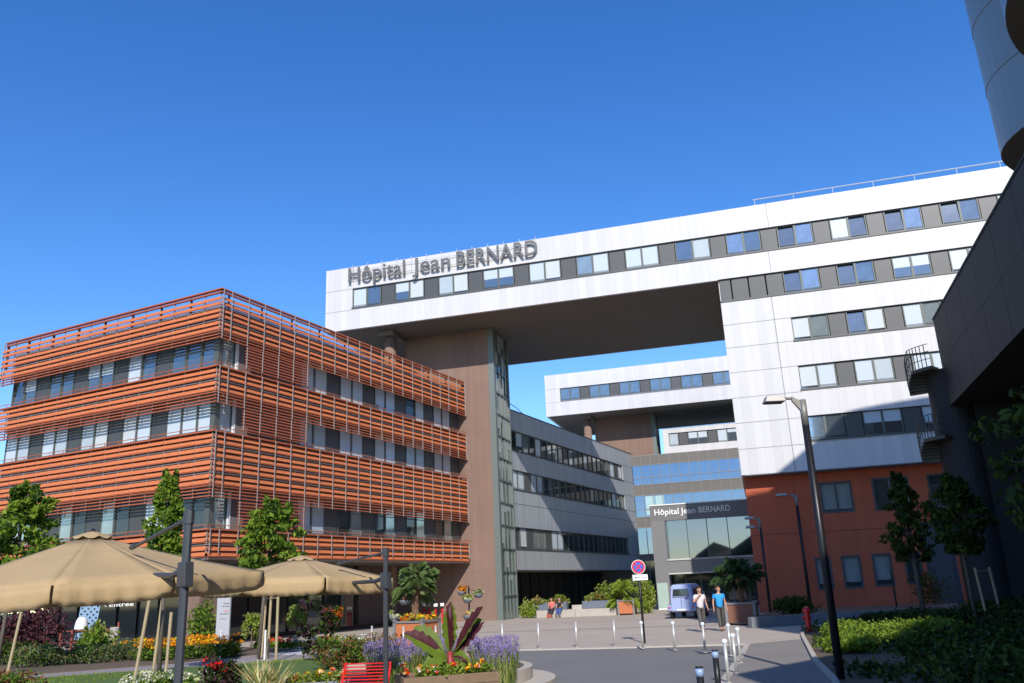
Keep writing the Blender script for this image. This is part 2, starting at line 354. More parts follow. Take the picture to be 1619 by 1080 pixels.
def win_row(parent, xs, z0, z1, kinds, side='front', inset=0.12, plane=0.0):
    """xs: edges; kinds: a letter per unit. side 'front' looks to -y, 'right' looks to +x (x runs along +y)"""
    h = z1 - z0
    for i, k in enumerate(kinds[:len(xs) - 1]):
        a, b = xs[i], xs[i + 1]; d = window_meshes(b - a, h)
        if k == '.': continue
        if side == 'front': loc, rz = (a, plane + inset, z0), 0
        else: loc, rz = (plane - inset, a, z0), math.pi / 2
        if k == 'D': link('cladding_panel', d['D'], parent, loc, rz); continue
        f = link('window', d['frame'], parent, loc, rz)
        if k == 'B': link('pane', d[WR.choice(['B', 'B2', 'B3', 'B2'] if side == 'front' and parent.name.startswith('hospital') and a > -3 else ['B', 'B', 'B3'])], f)
        elif k == 'W':
            q = WR.choice(['W', 'W', 'W2', 'W3']); link('blind', d[q], f)
            if q == 'W3': link('pane', d['B'], f)
        elif k in 'GOK': link('pane', d[k], f)
        else:
            link('pane', d['B'], f); link('blind', d[k], f)
def edges(a, n, m): return [a + m * i for i in range(n + 1)]
def seam_h(mb, x0, x1, y, z, t=0.03): mb.box(x0, x1, y - 0.006, y + 0.01, z - t / 2, z + t / 2)
def seam_v(mb, x, y, z0, z1, t=0.03): mb.box(x - t / 2, x + t / 2, y - 0.006, y + 0.01, z0, z1)

WROT = -R(15.3); WORG = Vector((13.81, 51.99, 0))
def wl(x, y, z=0):     # white building local -> world
    c, s = math.cos(R(15.3)), math.sin(R(15.3))
    return Vector((WORG.x + x * c + y * s, WORG.y - x * s + y * c, z))

# ---------------------------------------------------------------- 1 main white building: bridge + block + red base
ROWS = [(22.72, 24.28), (19.57, 21.1), (16.39, 17.92), (13.2, 14.73), (10.01, 11.5)]
mbn = thing('hospital_building', 'big white panelled hospital with long bridge, window bands and red concrete base', 'building', WORG, WROT)
XR, CL = 46.0, 0.24
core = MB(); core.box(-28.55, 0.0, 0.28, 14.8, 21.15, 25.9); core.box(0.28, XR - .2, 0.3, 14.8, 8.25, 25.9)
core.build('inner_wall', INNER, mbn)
wh = MB()
m1 = 1.145
x1s = [-26.6 + m1 * i for i in range(24)]; x1s += [-0.27 + 1.098 * i for i in range(1, 41)]
x1s = [x for x in x1s if x < 40]
WX0, WX1 = x1s[0], x1s[-1]
# front cladding strips between the window bands
wh.box(-28.8, WX0, 0, CL, 21.06, 26.0); wh.box(WX0, XR, 0, CL, 24.28, 26.0); wh.box(WX0, 0.0, 0, CL, 21.06, 22.72)
wh.box(0.0, XR, 0, CL, 21.1, 22.72); wh.box(WX1, XR, 0, CL, 22.72, 24.28)
wh.box(0.0, XR, 0, CL, 17.92, 19.57)
wh.box(0.0, 4.2, 0, CL, 8.18, 17.92)
wh.box(4.2, XR, 0, CL, 14.73, 16.39); wh.box(4.2, XR, 0, CL, 11.5, 13.2); wh.box(4.2, XR, 0, CL, 8.18, 10.01)
wh.box(-28.8, -28.56, CL, 15.0, 21.06, 26.0); wh.box(-28.56, XR, 14.82, 15.0, 21.06, 26.0)
wh.box(0.0, 0.24, CL, 14.82, 8.18, 21.06)
wh.box(-28.56, XR, CL, 14.82, 25.92, 25.995)
wh.build('white_cladding', WHITE, mbn)
sm = MB()
for z in (24.25, 22.57): seam_h(sm, -28.8, -26.65, 0, z)
for z in (17.9, 16.35, 14.7, 13.04, 11.42, 9.78): seam_h(sm, 0.0, 4.2, 0, z)
for z in (9.85,): seam_h(sm, 4.2, XR, 0, z, .02)
seam_v(sm, 3.65, 0, 24.32, 26.0); seam_v(sm, 3.4, 0, 21.12, 22.6); seam_v(sm, 3.2, 0, 8.2, 19.5, .04)
sm.box(0.24, XR, 0.0, 1.2, 8.13, 8.175)
sm.build('joints', SEAM, mbn)
sil = MB()
sil.box(WX0 - .04, WX1, -0.05, 0.1, 22.62, 22.735); sil.box(0.0, WX1, -0.05, 0.1, 19.47, 19.585)
for a, z in ((4.16, 16.39), (4.16, 13.2), (4.16, 10.01)): sil.box(a, WX1, -0.05, 0.1, z - .1, z + .012)
sil.build('window_sills', mat('sill', (0.10, 0.10, 0.095), 0.5, 0.3), mbn)
k1 = list('WBDHWDWWDHHDWWDGWDWWDBWD' + 'BBDOBDWODOBDOBDWWDBBD' + 'WBDWWDWWDWWDWWD')
win_row(mbn, x1s, ROWS[0][0], ROWS[0][1], k1)
x2 = [0.03, 0.8] + [0.8 + 1.098 * i for i in range(1, 36)]
win_row(mbn, x2, *ROWS[1], 'DDDDOBDOBDHHDWWDWWDWBDWWDWWDWWD')
x3 = [4.2 + 1.098 * i for i in range(33)]
win_row(mbn, x3, *ROWS[2], 'WGDOWDWGDWWDWBDWWDWWDWWDWWDWWDWW')
win_row(mbn, x3, *ROWS[3], 'WWDWWDWWDWWDWBDWWDWWDWWDWWDWWDWW')
win_row(mbn, x3, *ROWS[4], 'BBDHHDTWDWWDWBDWWDWWDWWDWWDWWDWW')
sf = MB(); sf.box(-28.56, 0.0, CL, 14.82, 21.06, 21.12); sf.box(0.24, XR, 1.0, 14.8, 8.12, 8.2)
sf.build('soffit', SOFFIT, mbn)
sj = MB()
for y in (3.9, 7.6, 11.3): sj.box(-28.5, -0.05, y, y + .05, 21.048, 21.061)
for x in range(-27, 0, 3): sj.box(x, x + .03, 0.3, 14.8, 21.052, 21.061)
sj.build('soffit_joints', SEAM, mbn)
# red base
RED0, RY = 0.12, 1.0
wins = [(4.5, 6.3, 5.66, 7.45), (7.5, 9.5, 5.62, 7.5), (10.6, 12.6, 5.6, 7.5), (14.5, 16.5, 5.6, 7.5), (3.65, 4.5, 1.22, 3.05), (5.15, 6.15, 1.25, 3.08), (6.85, 7.85, 1.3, 3.1), (8.6, 9.45, 1.33, 3.12)]
def wall_with_holes(mb, x0, x1, y0, y1, z0, z1, holes, mi=0):
    xs = sorted({x0, x1, *[h[0] for h in holes], *[h[1] for h in holes]}); zs = sorted({z0, z1, *[h[2] for h in holes], *[h[3] for h in holes]})
    for j in range(len(zs) - 1):
        run = None
        for i in range(len(xs) - 1):
            cx, cz = (xs[i] + xs[i + 1]) / 2, (zs[j] + zs[j + 1]) / 2
            hole = any(h[0] < cx < h[1] and h[2] < cz < h[3] for h in holes)
            if not hole and run is None: run = xs[i]
            if hole and run is not None: mb.box(run, xs[i], y0, y1, zs[j], zs[j + 1], mi); run = None
        if run is not None: mb.box(run, x1, y0, y1, zs[j], zs[j + 1], mi)
rb = MB(); wall_with_holes(rb, RED0, 30, RY, RY + .25, 0, 8.12, wins)
rb.box(RED0, RED0 + .25, RY + .25, 14.8, 0, 8.12)
rb.build('red_wall', ORED, mbn)
rj = MB()
for x in (3.0, 8.6, 13.4): rj.box(x, x + .025, RY - .003, RY + .01, 0, 8.1)
for z in (4.55,): rj.box(RED0, 30, RY - .003, RY + .01, z, z + .03)
rj.build('joints', mat('red_joint', (0.12, 0.04, 0.03), 0.9), mbn)
MB().box(0.4, 29, RY + .45, 14, 0.0, 8.1).build('inner_wall', INNER, mbn)
for i, h in enumerate(wins):
    a, b, c, d = h; f = MB(); t = .09
    f.box(a - .03, a + t, RY - .03, RY + .2, c - .03, d + .03).box(b - t, b + .03, RY - .03, RY + .2, c - .03, d + .03)
    f.box(a + t, b - t, RY - .03, RY + .2, c - .03, c + t).box(a + t, b - t, RY - .03, RY + .2, d - t, d + .03)
    if b - a > 1.3: f.box((a + b) / 2 - .05, (a + b) / 2 + .05, RY - .01, RY + .2, c + t, d - t)
    w_ = f.build('window', mat('slate_frame', (0.07, 0.075, 0.08), 0.5, .2), mbn)
    MB().box(a + t, b - t, RY + .12, RY + .15, c + t, d - t).build('pane', GLASS if i == 1 else GLASSD, w_)
    if i in (0, 4, 5, 6): MB().box(a + t, b - t, RY + .1, RY + .115, c + t + (.25 if i > 3 else .1), d - t).build('blind', mat('grey_blind', (0.22, 0.24, 0.22), 0.6), w_)
# roof rail
rr = MB(); rr.tube([(2.9, 0.5, 26.62), (XR, 0.5, 26.62)], 0.035, 6)
for i in range(18): rr.tube([(3.0 + 2.5 * i, .5, 25.98), (3.0 + 2.5 * i, .5, 26.6)], 0.02, 5)
rr.build('roof_rail', mat('rail_light', (0.6, 0.6, 0.58), 0.5, .4), mbn)

# roof letters
sg = thing('roof_sign', 'large grey letters Hôpital Jean BERNARD along the roof edge of the white bridge', 'sign', wl(0, 0, 0), WROT)
for txt, x0, x1 in (('Hôpital', -26.8, -22.2), ('Jean', -21.62, -18.67), ('BERNARD', -18.16, -12.08)):
    link('lettering', lettering(txt, x1 - x0, 1.17, 0.09, LGREY, bold=0.010), sg, (x0, -0.27, 24.72))
ral = MB()
for z in (24.95, 25.62): ral.tube([(-26.8, -.16, z), (-12.1, -.16, z)], .018, 6)
for i in range(13):
    x = -26.5 + 1.19 * i; ral.tube([(x, -.16, 24.9), (x, -.16, 26.12)], .02, 6); ral.tube([(x, -.16, 26.05), (x, 0.2, 26.05)], .02, 5)
ral.build('support_rail', mat('rail_light', (0.6, 0.6, 0.58)), sg)

# ---------------------------------------------------------------- 2 brown stair towers (front one, and the one under the rear bridge)
def tower(label, org, zt, group=None):
    t = thing('stair_tower', label, 'tower', org, WROT)
    b = MB(); b.box(-23.95, -17.3, 3.9, 7.75, 0, zt)
    b.build('brown_wall', BROWN, t)
    j = MB()
    for z in (3.3, 6.6, 9.9, 13.2, 16.5): j.box(-23.9, -17.3, 3.897, 3.91, z, z + .015)
    for x in (-22.3, -20.6, -18.9): j.box(x, x + .012, 3.897, 3.91, 0, zt)
    j.build('joints', mat('brown_joint', (0.15, 0.095, 0.07), 0.9), t)
    g = MB(); g.box(-17.3, -16.86, 3.86, 4.3, 0, zt); g.box(-17.0, -16.84, 7.6, 7.8, 0, zt)
    g.build('corner_frame', GREEN, t)
    gz = MB(); gz.box(-17.25, -16.95, 4.3, 7.6, 0, zt); gz.build('stair_glazing', mat('stair_glass', (0.24, 0.28, 0.265), 0.10, 0.55, 0.55, 0.5), t)
    fr = MB(); n = 13
    for i in range(n + 1): z = zt * i / n; fr.box(-16.96, -16.86, 4.3, 7.6, max(0, z - .05), min(zt, z + .05))
    for y in (5.1, 5.95, 6.8): fr.box(-16.955, -16.875, y, y + .06, 0, zt)
    fr.build('glazing_bars', GREEN, t)
    rr_ = random.Random(5)
    for i in range(n):
        for k, (y0, y1) in enumerate(((4.32, 5.1), (5.17, 5.95), (6.02, 6.8), (6.87, 7.58))):
            if rr_.random() < (0.55 if 7 <= i <= 10 else .35):
                z0 = zt * i / n + .06; z1 = zt * (i + 1) / n - .06
                if rr_.random() < .5: z0 += (z1 - z0) * rr_.random() * .7
                MB().box(-16.95, -16.93, y0, y1, z0, z1).build('blind', mat('tower_blind', (0.42, 0.43, 0.39), 0.4, 0, .1, 2), t)
    return t
tower('tall brown concrete stair tower with glazed side standing under the front white bridge', WORG, 21.04)
def pillar(org, label):
    c = thing('support_column', label, 'column', org, WROT)
    MB().tube([(-24.45, 2.1, 0), (-24.45, 2.1, 20.7)], .44, 20).build('shaft', BROWN, c, smooth=True)
    MB().box(-25.05, -23.85, 1.2, 4.4, 20.7, 21.05).build('beam', SOFFIT, c)
pillar(WORG, 'round brown column with a dark beam under the left end of the front white bridge')

# ---------------------------------------------------------------- 3 second bridge behind
c2 = Vector((3.61, 95.2, 0)) 
# shift so that its left end falls where the front bridge has x=-28.8
off = WORG + (c2 - wl(-28.8, 0, 0))
br = thing('rear_hospital_bridge', 'second white bridge building with one long window band, farther back beyond the grey wing', 'building', off, WROT)
MB().box(-28.5, 8, .28, 14.8, 21.15, 25.85).build('inner_wall', INNER, br)
b2 = [-28.8 + 1.75 + 1.16 * i for i in range(30)]
wb = MB(); wb.box(-28.8, b2[0], 0, CL, 21.03, 25.92); wb.box(b2[0], 8, 0, CL, 24.23, 25.92); wb.box(b2[0], 8, 0, CL, 21.03, 22.73)
wb.box(-28.8, -28.56, CL, 15, 21.03, 25.92); wb.box(-28.56, 8, CL, 14.8, 25.85, 25.91)
wb.build('white_cladding', WHITE, br)
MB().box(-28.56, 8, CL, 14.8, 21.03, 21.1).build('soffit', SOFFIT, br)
js = MB()
for z in (24.2, 22.6): seam_h(js, -28.8, b2[0] - .05, 0, z, .025)
js.box(b2[0], 8, -.04, .1, 22.64, 22.74); js.build('joints', SEAM, br)
win_row(br, b2, 22.74, 24.23, 'BBD' * 10)
tower('dark-topped brown stair tower under the rear white bridge, behind the grey wing roof', off, 21.02)
pillar(off, 'small round column under the left end of the rear white bridge')
lw = thing('low_white_wing', 'white wing with half-drawn blinds under the rear bridge, above the blue glass wall', 'building', off, WROT)
xs3 = [-15.9 + .55 + 1.08 * i for i in range(16)]
lb = MB(); lb.box(-16.0, xs3[0], 3.0, 3.25, 12, 18.9); lb.box(xs3[0], 4, 3.0, 3.25, 18.35, 18.9); lb.box(xs3[0], 4, 3, 3.25, 12, 16.85); lb.box(-16, -15.8, 3.25, 12, 12, 18.9); lb.box(-15.8, 4, 3.25, 12, 18.8, 18.88)
lb.build('white_cladding', WHITE, lw); MB().box(-15.7, 4, 3.4, 12, 12, 18.7).build('inner_wall', INNER, lw)
win_row(lw, xs3, 16.86, 18.34, 'WDHHDWQDWBDHWDWW', inset=.1, plane=3.0)

# ---------------------------------------------------------------- 4 curtain wall block
cw = thing('glass_office_block', 'curtain wall block of blue mirror glass and grey-brown spandrels behind the entrance portal', 'building', (12.82, 94.29, -.08), WROT); cw.scale = (1.04, 1.04, 1.04)
x0, x1_ = -0.0, 16.0
MB().box(.1, x1_, .2, 2.0, 0, 15.2).build('inner_wall', INNER, cw)
sp = MB()
for a, b in ((14.27, 15.3), (11.05, 12.18), (7.7, 8.8), (4.3, 5.0)): sp.box(0, x1_, 0, .18, a, b)
sp.box(0, x1_, 0.18, 6.3, 15.2, 15.26)
sp.build('spandrel', SPAN, cw)
for a, b in ((12.18, 14.27), (8.8, 11.05), (5.0, 7.7), (0, 4.3)): MB().box(0, x1_, .05, .12, a, b).build('glazing', BLUEG if a > 4.5 else GLASSD, cw)
mu = MB()
for i in range(17): mu.box(-.03 + i * 1.02 - .0, .02 + i * 1.02, -.05, .1, 0, 15.34)
for z in (12.18, 12.95, 14.27, 11.05, 8.8, 9.6, 7.7): mu.box(0, x1_, -.035, .1, z - .03, z + .03)
mu.box(-.06, .0, -.05, 2, 0, 15.34); mu.box(0, x1_, -.02, .2, 15.27, 15.34)
mu.build('mullions', mat('mullion', (0.24, 0.24, 0.23), 0.5, .3), cw)
nb = MB(); nb.box(1.2, 2.15, .03, .045, 9.0, 10.95); nb.box(2.25, 3.15, .03, .045, 9.0, 10.95); nb.build('blind', mat('aqua_blind', (0.38, 0.56, 0.58), .3), cw)

# ---------------------------------------------------------------- 5 grey wing
gw = thing('grey_wing', 'long grey metal-clad wing with three window bands between the brown tower and the glass block', 'building', (-.468, 67.08, -.08), -R(26)); gw.scale = (1.04, 1.04, 1.04)
GL = 29.4
def band(mb, y0, y1, z0, z1, th=.2, x=0.0): mb.box(x - th, x, y0, y1, z0, z1)
g = MB()
for a, b in ((14.04, 15.65), (10.93, 12.47), (6.57, 9.44), (3.4, 4.97)): band(g, -3.2, GL, a, b)
for a, b in ((12.47, 14.04), (9.44, 10.93), (4.97, 6.57)): band(g, -3.2, .05, a, b)
YE = 26.2
band(g, YE, GL, 12.47, 14.04); band(g, YE, GL, 9.44, 10.93); band(g, YE, GL, 4.97, 6.57)
g.box(-11, -.2, GL - .2, GL, 0, 15.6); g.box(-11, -.2, 0.1, GL - .2, 15.5, 15.6)
g.build('grey_cladding', GREY, gw)
MB().box(-11, -.4, 0.1, GL - .3, 3.5, 15.4).box(-11, -4.2, .1, GL - .3, 0, 3.5).build('inner_wall', INNER, gw)
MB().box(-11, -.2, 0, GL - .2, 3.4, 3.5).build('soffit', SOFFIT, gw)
gs = MB()
for y in (6.0, 17.5): gs.box(-.01, .006, y, y + .04, 14.06, 15.6)
for z in (14.1, 12.4, 11.0, 9.4, 8.3, 6.7, 4.9): gs.box(-.01, .006, YE if z not in (8.3,) else 0, GL, z, z + .04)
gs.box(-.15, .03, 0, GL, 15.6, 15.68)
for z in (12.45, 9.42, 4.95): gs.box(-.1, .05, 0, YE, z - .06, z + .02)
gs.box(-.1, .02, 0, GL, 3.36, 3.42)
gs.build('joints', mat('dark_joint', (0.06, 0.06, 0.065), .7), gw)
gy = edges(0.05, 22, (YE - .05) / 22)
win_row(gw, gy, 12.47, 14.04, 'KTGKWKBBKKBKKBKBBKBWDWW', side='right', inset=.14)
win_row(gw, gy, 9.44, 10.93, 'WWDWWKBBKKKKKKBKKKKWKB', side='right', inset=.14)
win_row(gw, gy, 4.97, 6.57, 'BWDGGDWWKKKKKKKBBKKKBK', side='right', inset=.14)
MB().box(-4.3, -4.2, 0, GL, 0, 3.4).build('ground_glazing', GLASSD, gw)
ml = MB()
for i in range(16): ml.box(-4.21, -4.1, i * 1.85, i * 1.85 + .08, 0, 3.4)
ml.build('mullions', BLACK, gw)
ro = MB()
for i in range(9): ro.tube([(-.6, .6 + i * 3.2, 15.6), (-.6, .6 + i * 3.2, 16.0 if i else 16.5)], .03, 5)
ro.tube([(-.6, .6, 15.95), (-.6, 26, 15.95)], .018, 5); ro.tube([(-.6, .6, 16.5), (-.5, 2.4, 16.2), (-.3, 3.4, 15.7)], .03, 5); ro.tube([(-1.6, .1, 16.7), (-.6, .9, 16.2), (-.4, 1.2, 15.7)], .03, 5)
ro.build('roof_rail', BLACK, gw)

# ---------------------------------------------------------------- 6 entrance portal
pt = thing('entrance_portal', 'grey entrance portal with white lettering above tall mirror glass and the doors', 'building', wl(0, 0, 0), WROT)
P0 = 14.5
p = MB(); p.box(-7.5, -6.45, P0, P0 + 2.5, 0, 6.74); p.build('pillar', PORT, pt, bevel=.01)
MB().box(-7.5, 0.1, P0, P0 + 2.5, 6.74, 7.94).box(-7.5, -.0, P0 + 2.5, P0 + 18, 6.9, 7.9).build('sign_band', PORTD, pt)
MB().box(-7.56, .1, P0 - .05, P0 + 2.5, 7.94, 8.02).build('coping', WPAINT, pt)
MB().box(-6.45, 0.05, P0 + .25, P0 + .3, 3.78, 6.74).build('glazing', mat('portal_glass', (0.185, 0.20, 0.235), 0.02, 0.95, .05, .4), pt)
mm = MB()
for x in (-6.3, -4.75, -3.2, -1.63): mm.box(x - .03, x + .03, P0 + .18, P0 + .32, 3.78, 6.74)
mm.box(-6.45, -6.38, P0 + .02, P0 + .3, 3.7, 6.74); mm.build('mullions', mat('portal_bar', (0.12, .15, .15), .4), pt)
MB().box(-6.45, .05, P0 - .03, P0 + .3, 3.66, 3.78).build('sill', mat('pale_sill', (.5, .5, .46), .6), pt)
MB().box(-6.45, .05, P0 + .05, P0 + .3, 2.72, 3.66).build('spandrel', PORT, pt)
MB().box(-6.45, .05, P0 + .02, P0 + .35, 2.62, 2.72).build('door_head', mat('pale_sill', (.5, .5, .46)), pt)
MB().box(-6.45, 0.05, P0 + 2.2, P0 + 2.3, 0, 2.62).build('ground_glazing', GLASSD, pt)
dm = MB()
for x in (-5.4, -4.2, -3.0, -1.8, -.6): dm.box(x, x + .07, P0 + 2.1, P0 + 2.2, 0, 2.62)
dm.build('door_frames', GREEN, pt)
MB().box(-7.44, -6.62, P0 - .05, P0 - .01, .12, 2.02).build('glass_notice', mat('frosted', (0.36, 0.46, 0.41), .25, 0, .1, 3), pt)
MB().box(-7.46, -6.6, P0 - .09, P0 - .01, .03, .12).build('notice_foot', WPAINT, pt)
for txt, a, b in (('Hôpital', -7.15, -5.22), ('Jean', -5.09, -3.93), ('BERNARD', -3.68, -1.25)):
    link('lettering', lettering(txt, b - a, .47, .02, WPAINT, bold=.02), pt, (a, P0 - .05, 7.2))

# ---------------------------------------------------------------- 7 terracotta louvred building
OB = thing('terracotta_building', 'three-storey building wrapped in horizontal orange terracotta louvres with ribbon windows', 'building', (-14.35, 39.01, 0), -R(26))
XL, YR = -16.7, 24.1
ows = [(13.07, 14.9), (9.9, 11.75), (5.32, 7.2)]
cr = MB(); cr.box(XL + .3, -.75, .75, YR + 1, 4.2, 15.9); cr.build('inner_wall', INNER, OB)
ow = MB()
zb = [4.1, 5.32, 7.2, 9.9, 11.75, 13.07, 14.9, 16.0]
for i in range(0, 8, 2):
    ow.box(XL + .2, -.42, .42, .62, zb[i], zb[i + 1]); ow.box(-.62, -.42, .62, YR, zb[i], zb[i + 1])
for a, b in ows: ow.box(-.62, -.42, 1.75, 6.62, a, b)
ow.box(XL + .2, -.42, .42, .62, 16.0, 16.36); ow.box(-.62, -.42, .62, YR, 16.0, 16.36); ow.box(XL + .2, -.62, .62, YR, 15.85, 15.95); ow.box(XL + .2, XL + .4, .62, 20, 4.1, 16.0)
ow.build('wall', OWALL, OB)
MB().box(XL + .1, -.1, .1, YR + .6, 3.95, 4.1).build('soffit', SOFFIT, OB)
lw_ = edges(-.62 - 15 * 1.06, 15, 1.06)
win_row(OB, lw_, 13.07, 14.9, 'WWOHDBBDHHDWBDBBB'[-15:], inset=.5)
win_row(OB, lw_, 9.9, 11.75, 'WWDWWDWWDWWDWWW', inset=.5)
win_row(OB, lw_, 5.32, 7.2, 'WWGBDGKDGKDWWKK', inset=.5)
rw = edges(6.65, 15, 1.163)
win_row(OB, rw, 13.07, 14.9, 'WWDWWDTTDKWDWWD', side='right', inset=.5)
win_row(OB, rw, 9.9, 11.75, 'WWDWWDWWDWWDWWD', side='right', inset=.5)
win_row(OB, rw, 5.32, 7.2, 'WWDKGDKGDKGDKGD', side='right', inset=.5)
win_row(OB, [.5, 1.62], 13.07, 14.9, 'G', side='right', inset=.5); win_row(OB, [.5, 1.62], 9.9, 11.75, 'W', side='right', inset=.5); win_row(OB, [.5, 1.62], 5.32, 7.2, 'G', side='right', inset=.5)
for a, b in ows: MB().box(-.75, -.44, .44, .75, a, b).build('corner_post', FRAME, OB); MB().box(-.6, -.4, 1.62, 1.76, a, b).build('jamb', WPAINT, OB)
def louvre_face(side):
    if side == 'front': L0, L1, mods = XL, 0.0, [-1.06 * i for i in range(0, 17)]
    else: L0, L1, mods = 0.0, YR, [0.0, .56] + [.56 + 1.172 * i for i in range(1, 21)]
    mods = sorted(set([L0] + mods + [L1]))
    def bx(mb, a, b, d0, d1, z0, z1, mi=0):
        if side == 'front': mb.box(a, b, -d1, -d0, z0, z1, mi)
        else: mb.box(d0, d1, a, b, z0, z1, mi)
    def slat(mb, a, b, z, h, mi=0, rnd=0.0):     # tilted terracotta blade, lower edge outward
        o = .09 * h / .16
        if side == 'front': q = [(a, -.02 - o, z), (b, -.02 - o, z), (b, .015 - o, z - .012), (a, .015 - o, z - .012), (a, -.02, z + h), (b, -.02, z + h), (b, .015, z + h), (a, .015, z + h)]
        else: q = [(.02 + o, a, z), (.02 + o, b, z), (-.015 + o, b, z), (-.015 + o, a, z), (.02, a, z + h), (.02, b, z + h), (-.015, b, z + h), (-.015, a, z + h)]
        mb.hexa([(v[0] , v[1], v[2] + rnd) for v in q], mi)
    def group(zt, pairs, zbot, top=False):
        mb = MB(); z = zt; E0, E1 = (L0, L1 + .15) if side == 'front' else (L0 - .15, L1)
        bx(mb, E0, E1, -.02, .16, z - .07, z, 1); z -= .07
        if top: bx(mb, E0, E1, 0, .12, z - .16, z - .09, 1); z -= .32
        else: z -= .07
        for i in range(pairs):
            for a, b in zip(mods[:-1], mods[1:]):
                if b - a > .1:
                    slat(mb, a + .01, b - .01, z - .20, .20, 0, random.uniform(-.006, .006)); slat(mb, a + .01, b - .01, z - .445, .20, 0, random.uniform(-.006, .006))
            bx(mb, E0, E1, .12, .16, z - .505, z - .47, 1); bx(mb, E0, E1, .02, .06, z - .60, z - .545, 2); z -= .64
        z += .11
        while z > zbot:
            bx(mb, E0, E1, .04, .13, z - .06, z - .01, 1); z -= .16
        for m_ in mods: bx(mb, m_ - .02, m_ + .02, *((.0, .05) if side == 'front' else (.155, .19)), zbot, zt - .005, 2)
        if top:
            for m_ in mods[1:-1:2]: bx(mb, m_ - .02, m_ + .02, -.12, -.02, zbot + 1, zt - .1, 3)
        mb.build('louvre_screen', [TERRA, TERRR, RAILG, BLACK], OB)
    group(17.02, 3, 14.42, True); group(13.07, 2, 11.2); group(9.88, 4, 6.7); group(5.3, 2, 4.2)
    rl = MB()
    for z in (13.07, 9.88, 5.3):
        bx(rl, L0, L1, .1, .13, z + .16, z + .19); bx(rl, L0, L1, -.55, .1, z - .02, z + .02, 1)
        for m_ in mods: bx(rl, m_ - .012, m_ + .012, .1, .125, z, z + .18)
    rl.build('ledge_rail', [TERRR, OWALL], OB)
    if side == 'right':
        for a, b in ((13.25, 14.4), (10.1, 11.15), (5.5, 6.65)):
            sc = MB(); z = b
            while z > a: sc.box(.02, .13, 1.78, 6.58, z - .075, z - .02); z -= .155
            for y in (1.78, 2.9, 4.08, 5.25, 6.42): sc.box(.135, .17, y - .018, y + .018, a, b, 1)
            sc.build('slatted_screen', [TERRR, RAILG], OB)
louvre_face('front'); louvre_face('right')
# recessed ground floor
MB().box(XL, -4.7, 4.4, 4.5, .1, 3.95).box(-4.7, -4.6, 4.4, YR, .1, 3.95).build('ground_glazing', GLASSD, OB)
gm = MB()
for i in range(8): gm.box(-4.6 - i * 1.6, -4.52 - i * 1.6, 4.3, 4.4, .1, 3.95)
for i in range(13): gm.box(-4.6, -4.5, 4.4 + i * 1.6, 4.48 + i * 1.6, .1, 3.95)
gm.box(XL, -4.5, 4.3, 4.4, .0, .25).box(-4.6, -4.48, 4.4, YR, 0, .25).build('glazing_bars', BLACK, OB)
MB().box(-4.62, -4.5, 17.5, 23.8, .25, 3.95).build('brown_wall', mat('slate_brown', (.12, .085, .075), .8), OB)
pc = MB(); pc.box(-2.0, -1.2, .9, 2.6, 0, 3.95); pc.build('corner_pillar', BROWN, OB)
def lattice(name, loc, rz, wd, h, label):
    mb = MB(); nx, nz = int(wd / .14), int(h / .14)
    wall = []
    for i in range(nx + 1): mb.box(i * .14, i * .14 + .05, 0, .03, 0, h)
    for k in range(nz + 1): mb.box(0, nx * .14 + .05, -.004, .026, k * .14, k * .14 + .05)
    for i in range(nx):
        for k in range(nz):
            if (i + k) % 2: mb.box(i * .14 + .05, i * .14 + .14, .004, .02, k * .14 + .05, k * .14 + .14)
    o = mb.build(name, mat('pale_blue', (.23, .36, .50), .5, 0, .06, 4)); o.location = loc; o.rotation_euler = (0, 0.09, rz)
    return tag(o, label, 'screen', 'pale blue lattice screens')
lattice('lattice_screen', (-22.25, 43.4, .55), R(16), .95, 1.95, 'pale blue lattice screen beside the white beehive, in front of the dark ground-floor glass')
lattice('lattice_screen', (-13.9, 51.2, .05), R(40), 1.0, 2.0, 'pale blue lattice screen in the ground-floor glazing under the third parasol')
en = thing('entrance_lettering', 'small white lettering Entrée on the dark ground-floor glass, half hidden by the parasol', 'sign', (-20.85, 43.8, 2.05), R(10))
link('lettering', lettering('Entrée', 1.15, .2, .02, WPAINT), en, (0, 0, 0))
MB().tube([(-.12, 0, .16), (-.24, 0, .08), (-.12, 0, 0)], .015, 5).build('arrow', WPAINT, en)
# small pipes with signs on the brown tower wall
for (x, y0, grp, lab) in ((-22.6, 3.72, 0, 'red dry riser with blue and white plate, left one of the sunlit pair'), (-22.25, 3.72, 0, 'red dry riser with white plate, right one of the sunlit pair')):
    q = wl(x, y0, 0); d = thing('dry_riser', lab, 'fire pipe', (q.x, q.y, 0), WROT, 'red dry risers by the tower')
    MB().tube([(0, 0, 0), (0, 0, .95)], .06, 8).tube([(0, 0, .95), (0, -.12, .8)], .07, 8).build('pipe', RED, d)
    MB().box(-.13, .13, -.02, .02, 1.15, 1.4).build('plate', [WPAINT], d)
for (x, y, lab) in ((-5.9, 58.6, 'red dry riser pipe in the shade behind the palm trunk, left one of that pair'), (-5.5, 59.0, 'red dry riser pipe in the shade behind the palm trunk, right one of that pair')):
    d = thing('dry_riser', lab, 'fire pipe', (x, y, 0), WROT, 'red dry risers by the tower')
    MB().tube([(0, 0, 0), (0, 0, .95)], .06, 8).tube([(0, 0, .95), (0, -.12, .8)], .07, 8).build('pipe', RED, d)
    MB().box(-.13, .13, -.02, .02, 1.15, 1.35).build('plate', WPAINT, d)

# ---------------------------------------------------------------- 8 dark building at right, light round tower, mostly unseen neighbours shaped to cast the shade
A17 = R(17.0)
db = thing('dark_building', 'dark charcoal building in shade at the right edge with overhanging box and round shaft', 'building', (20.05, 38.0, 0), -A17)
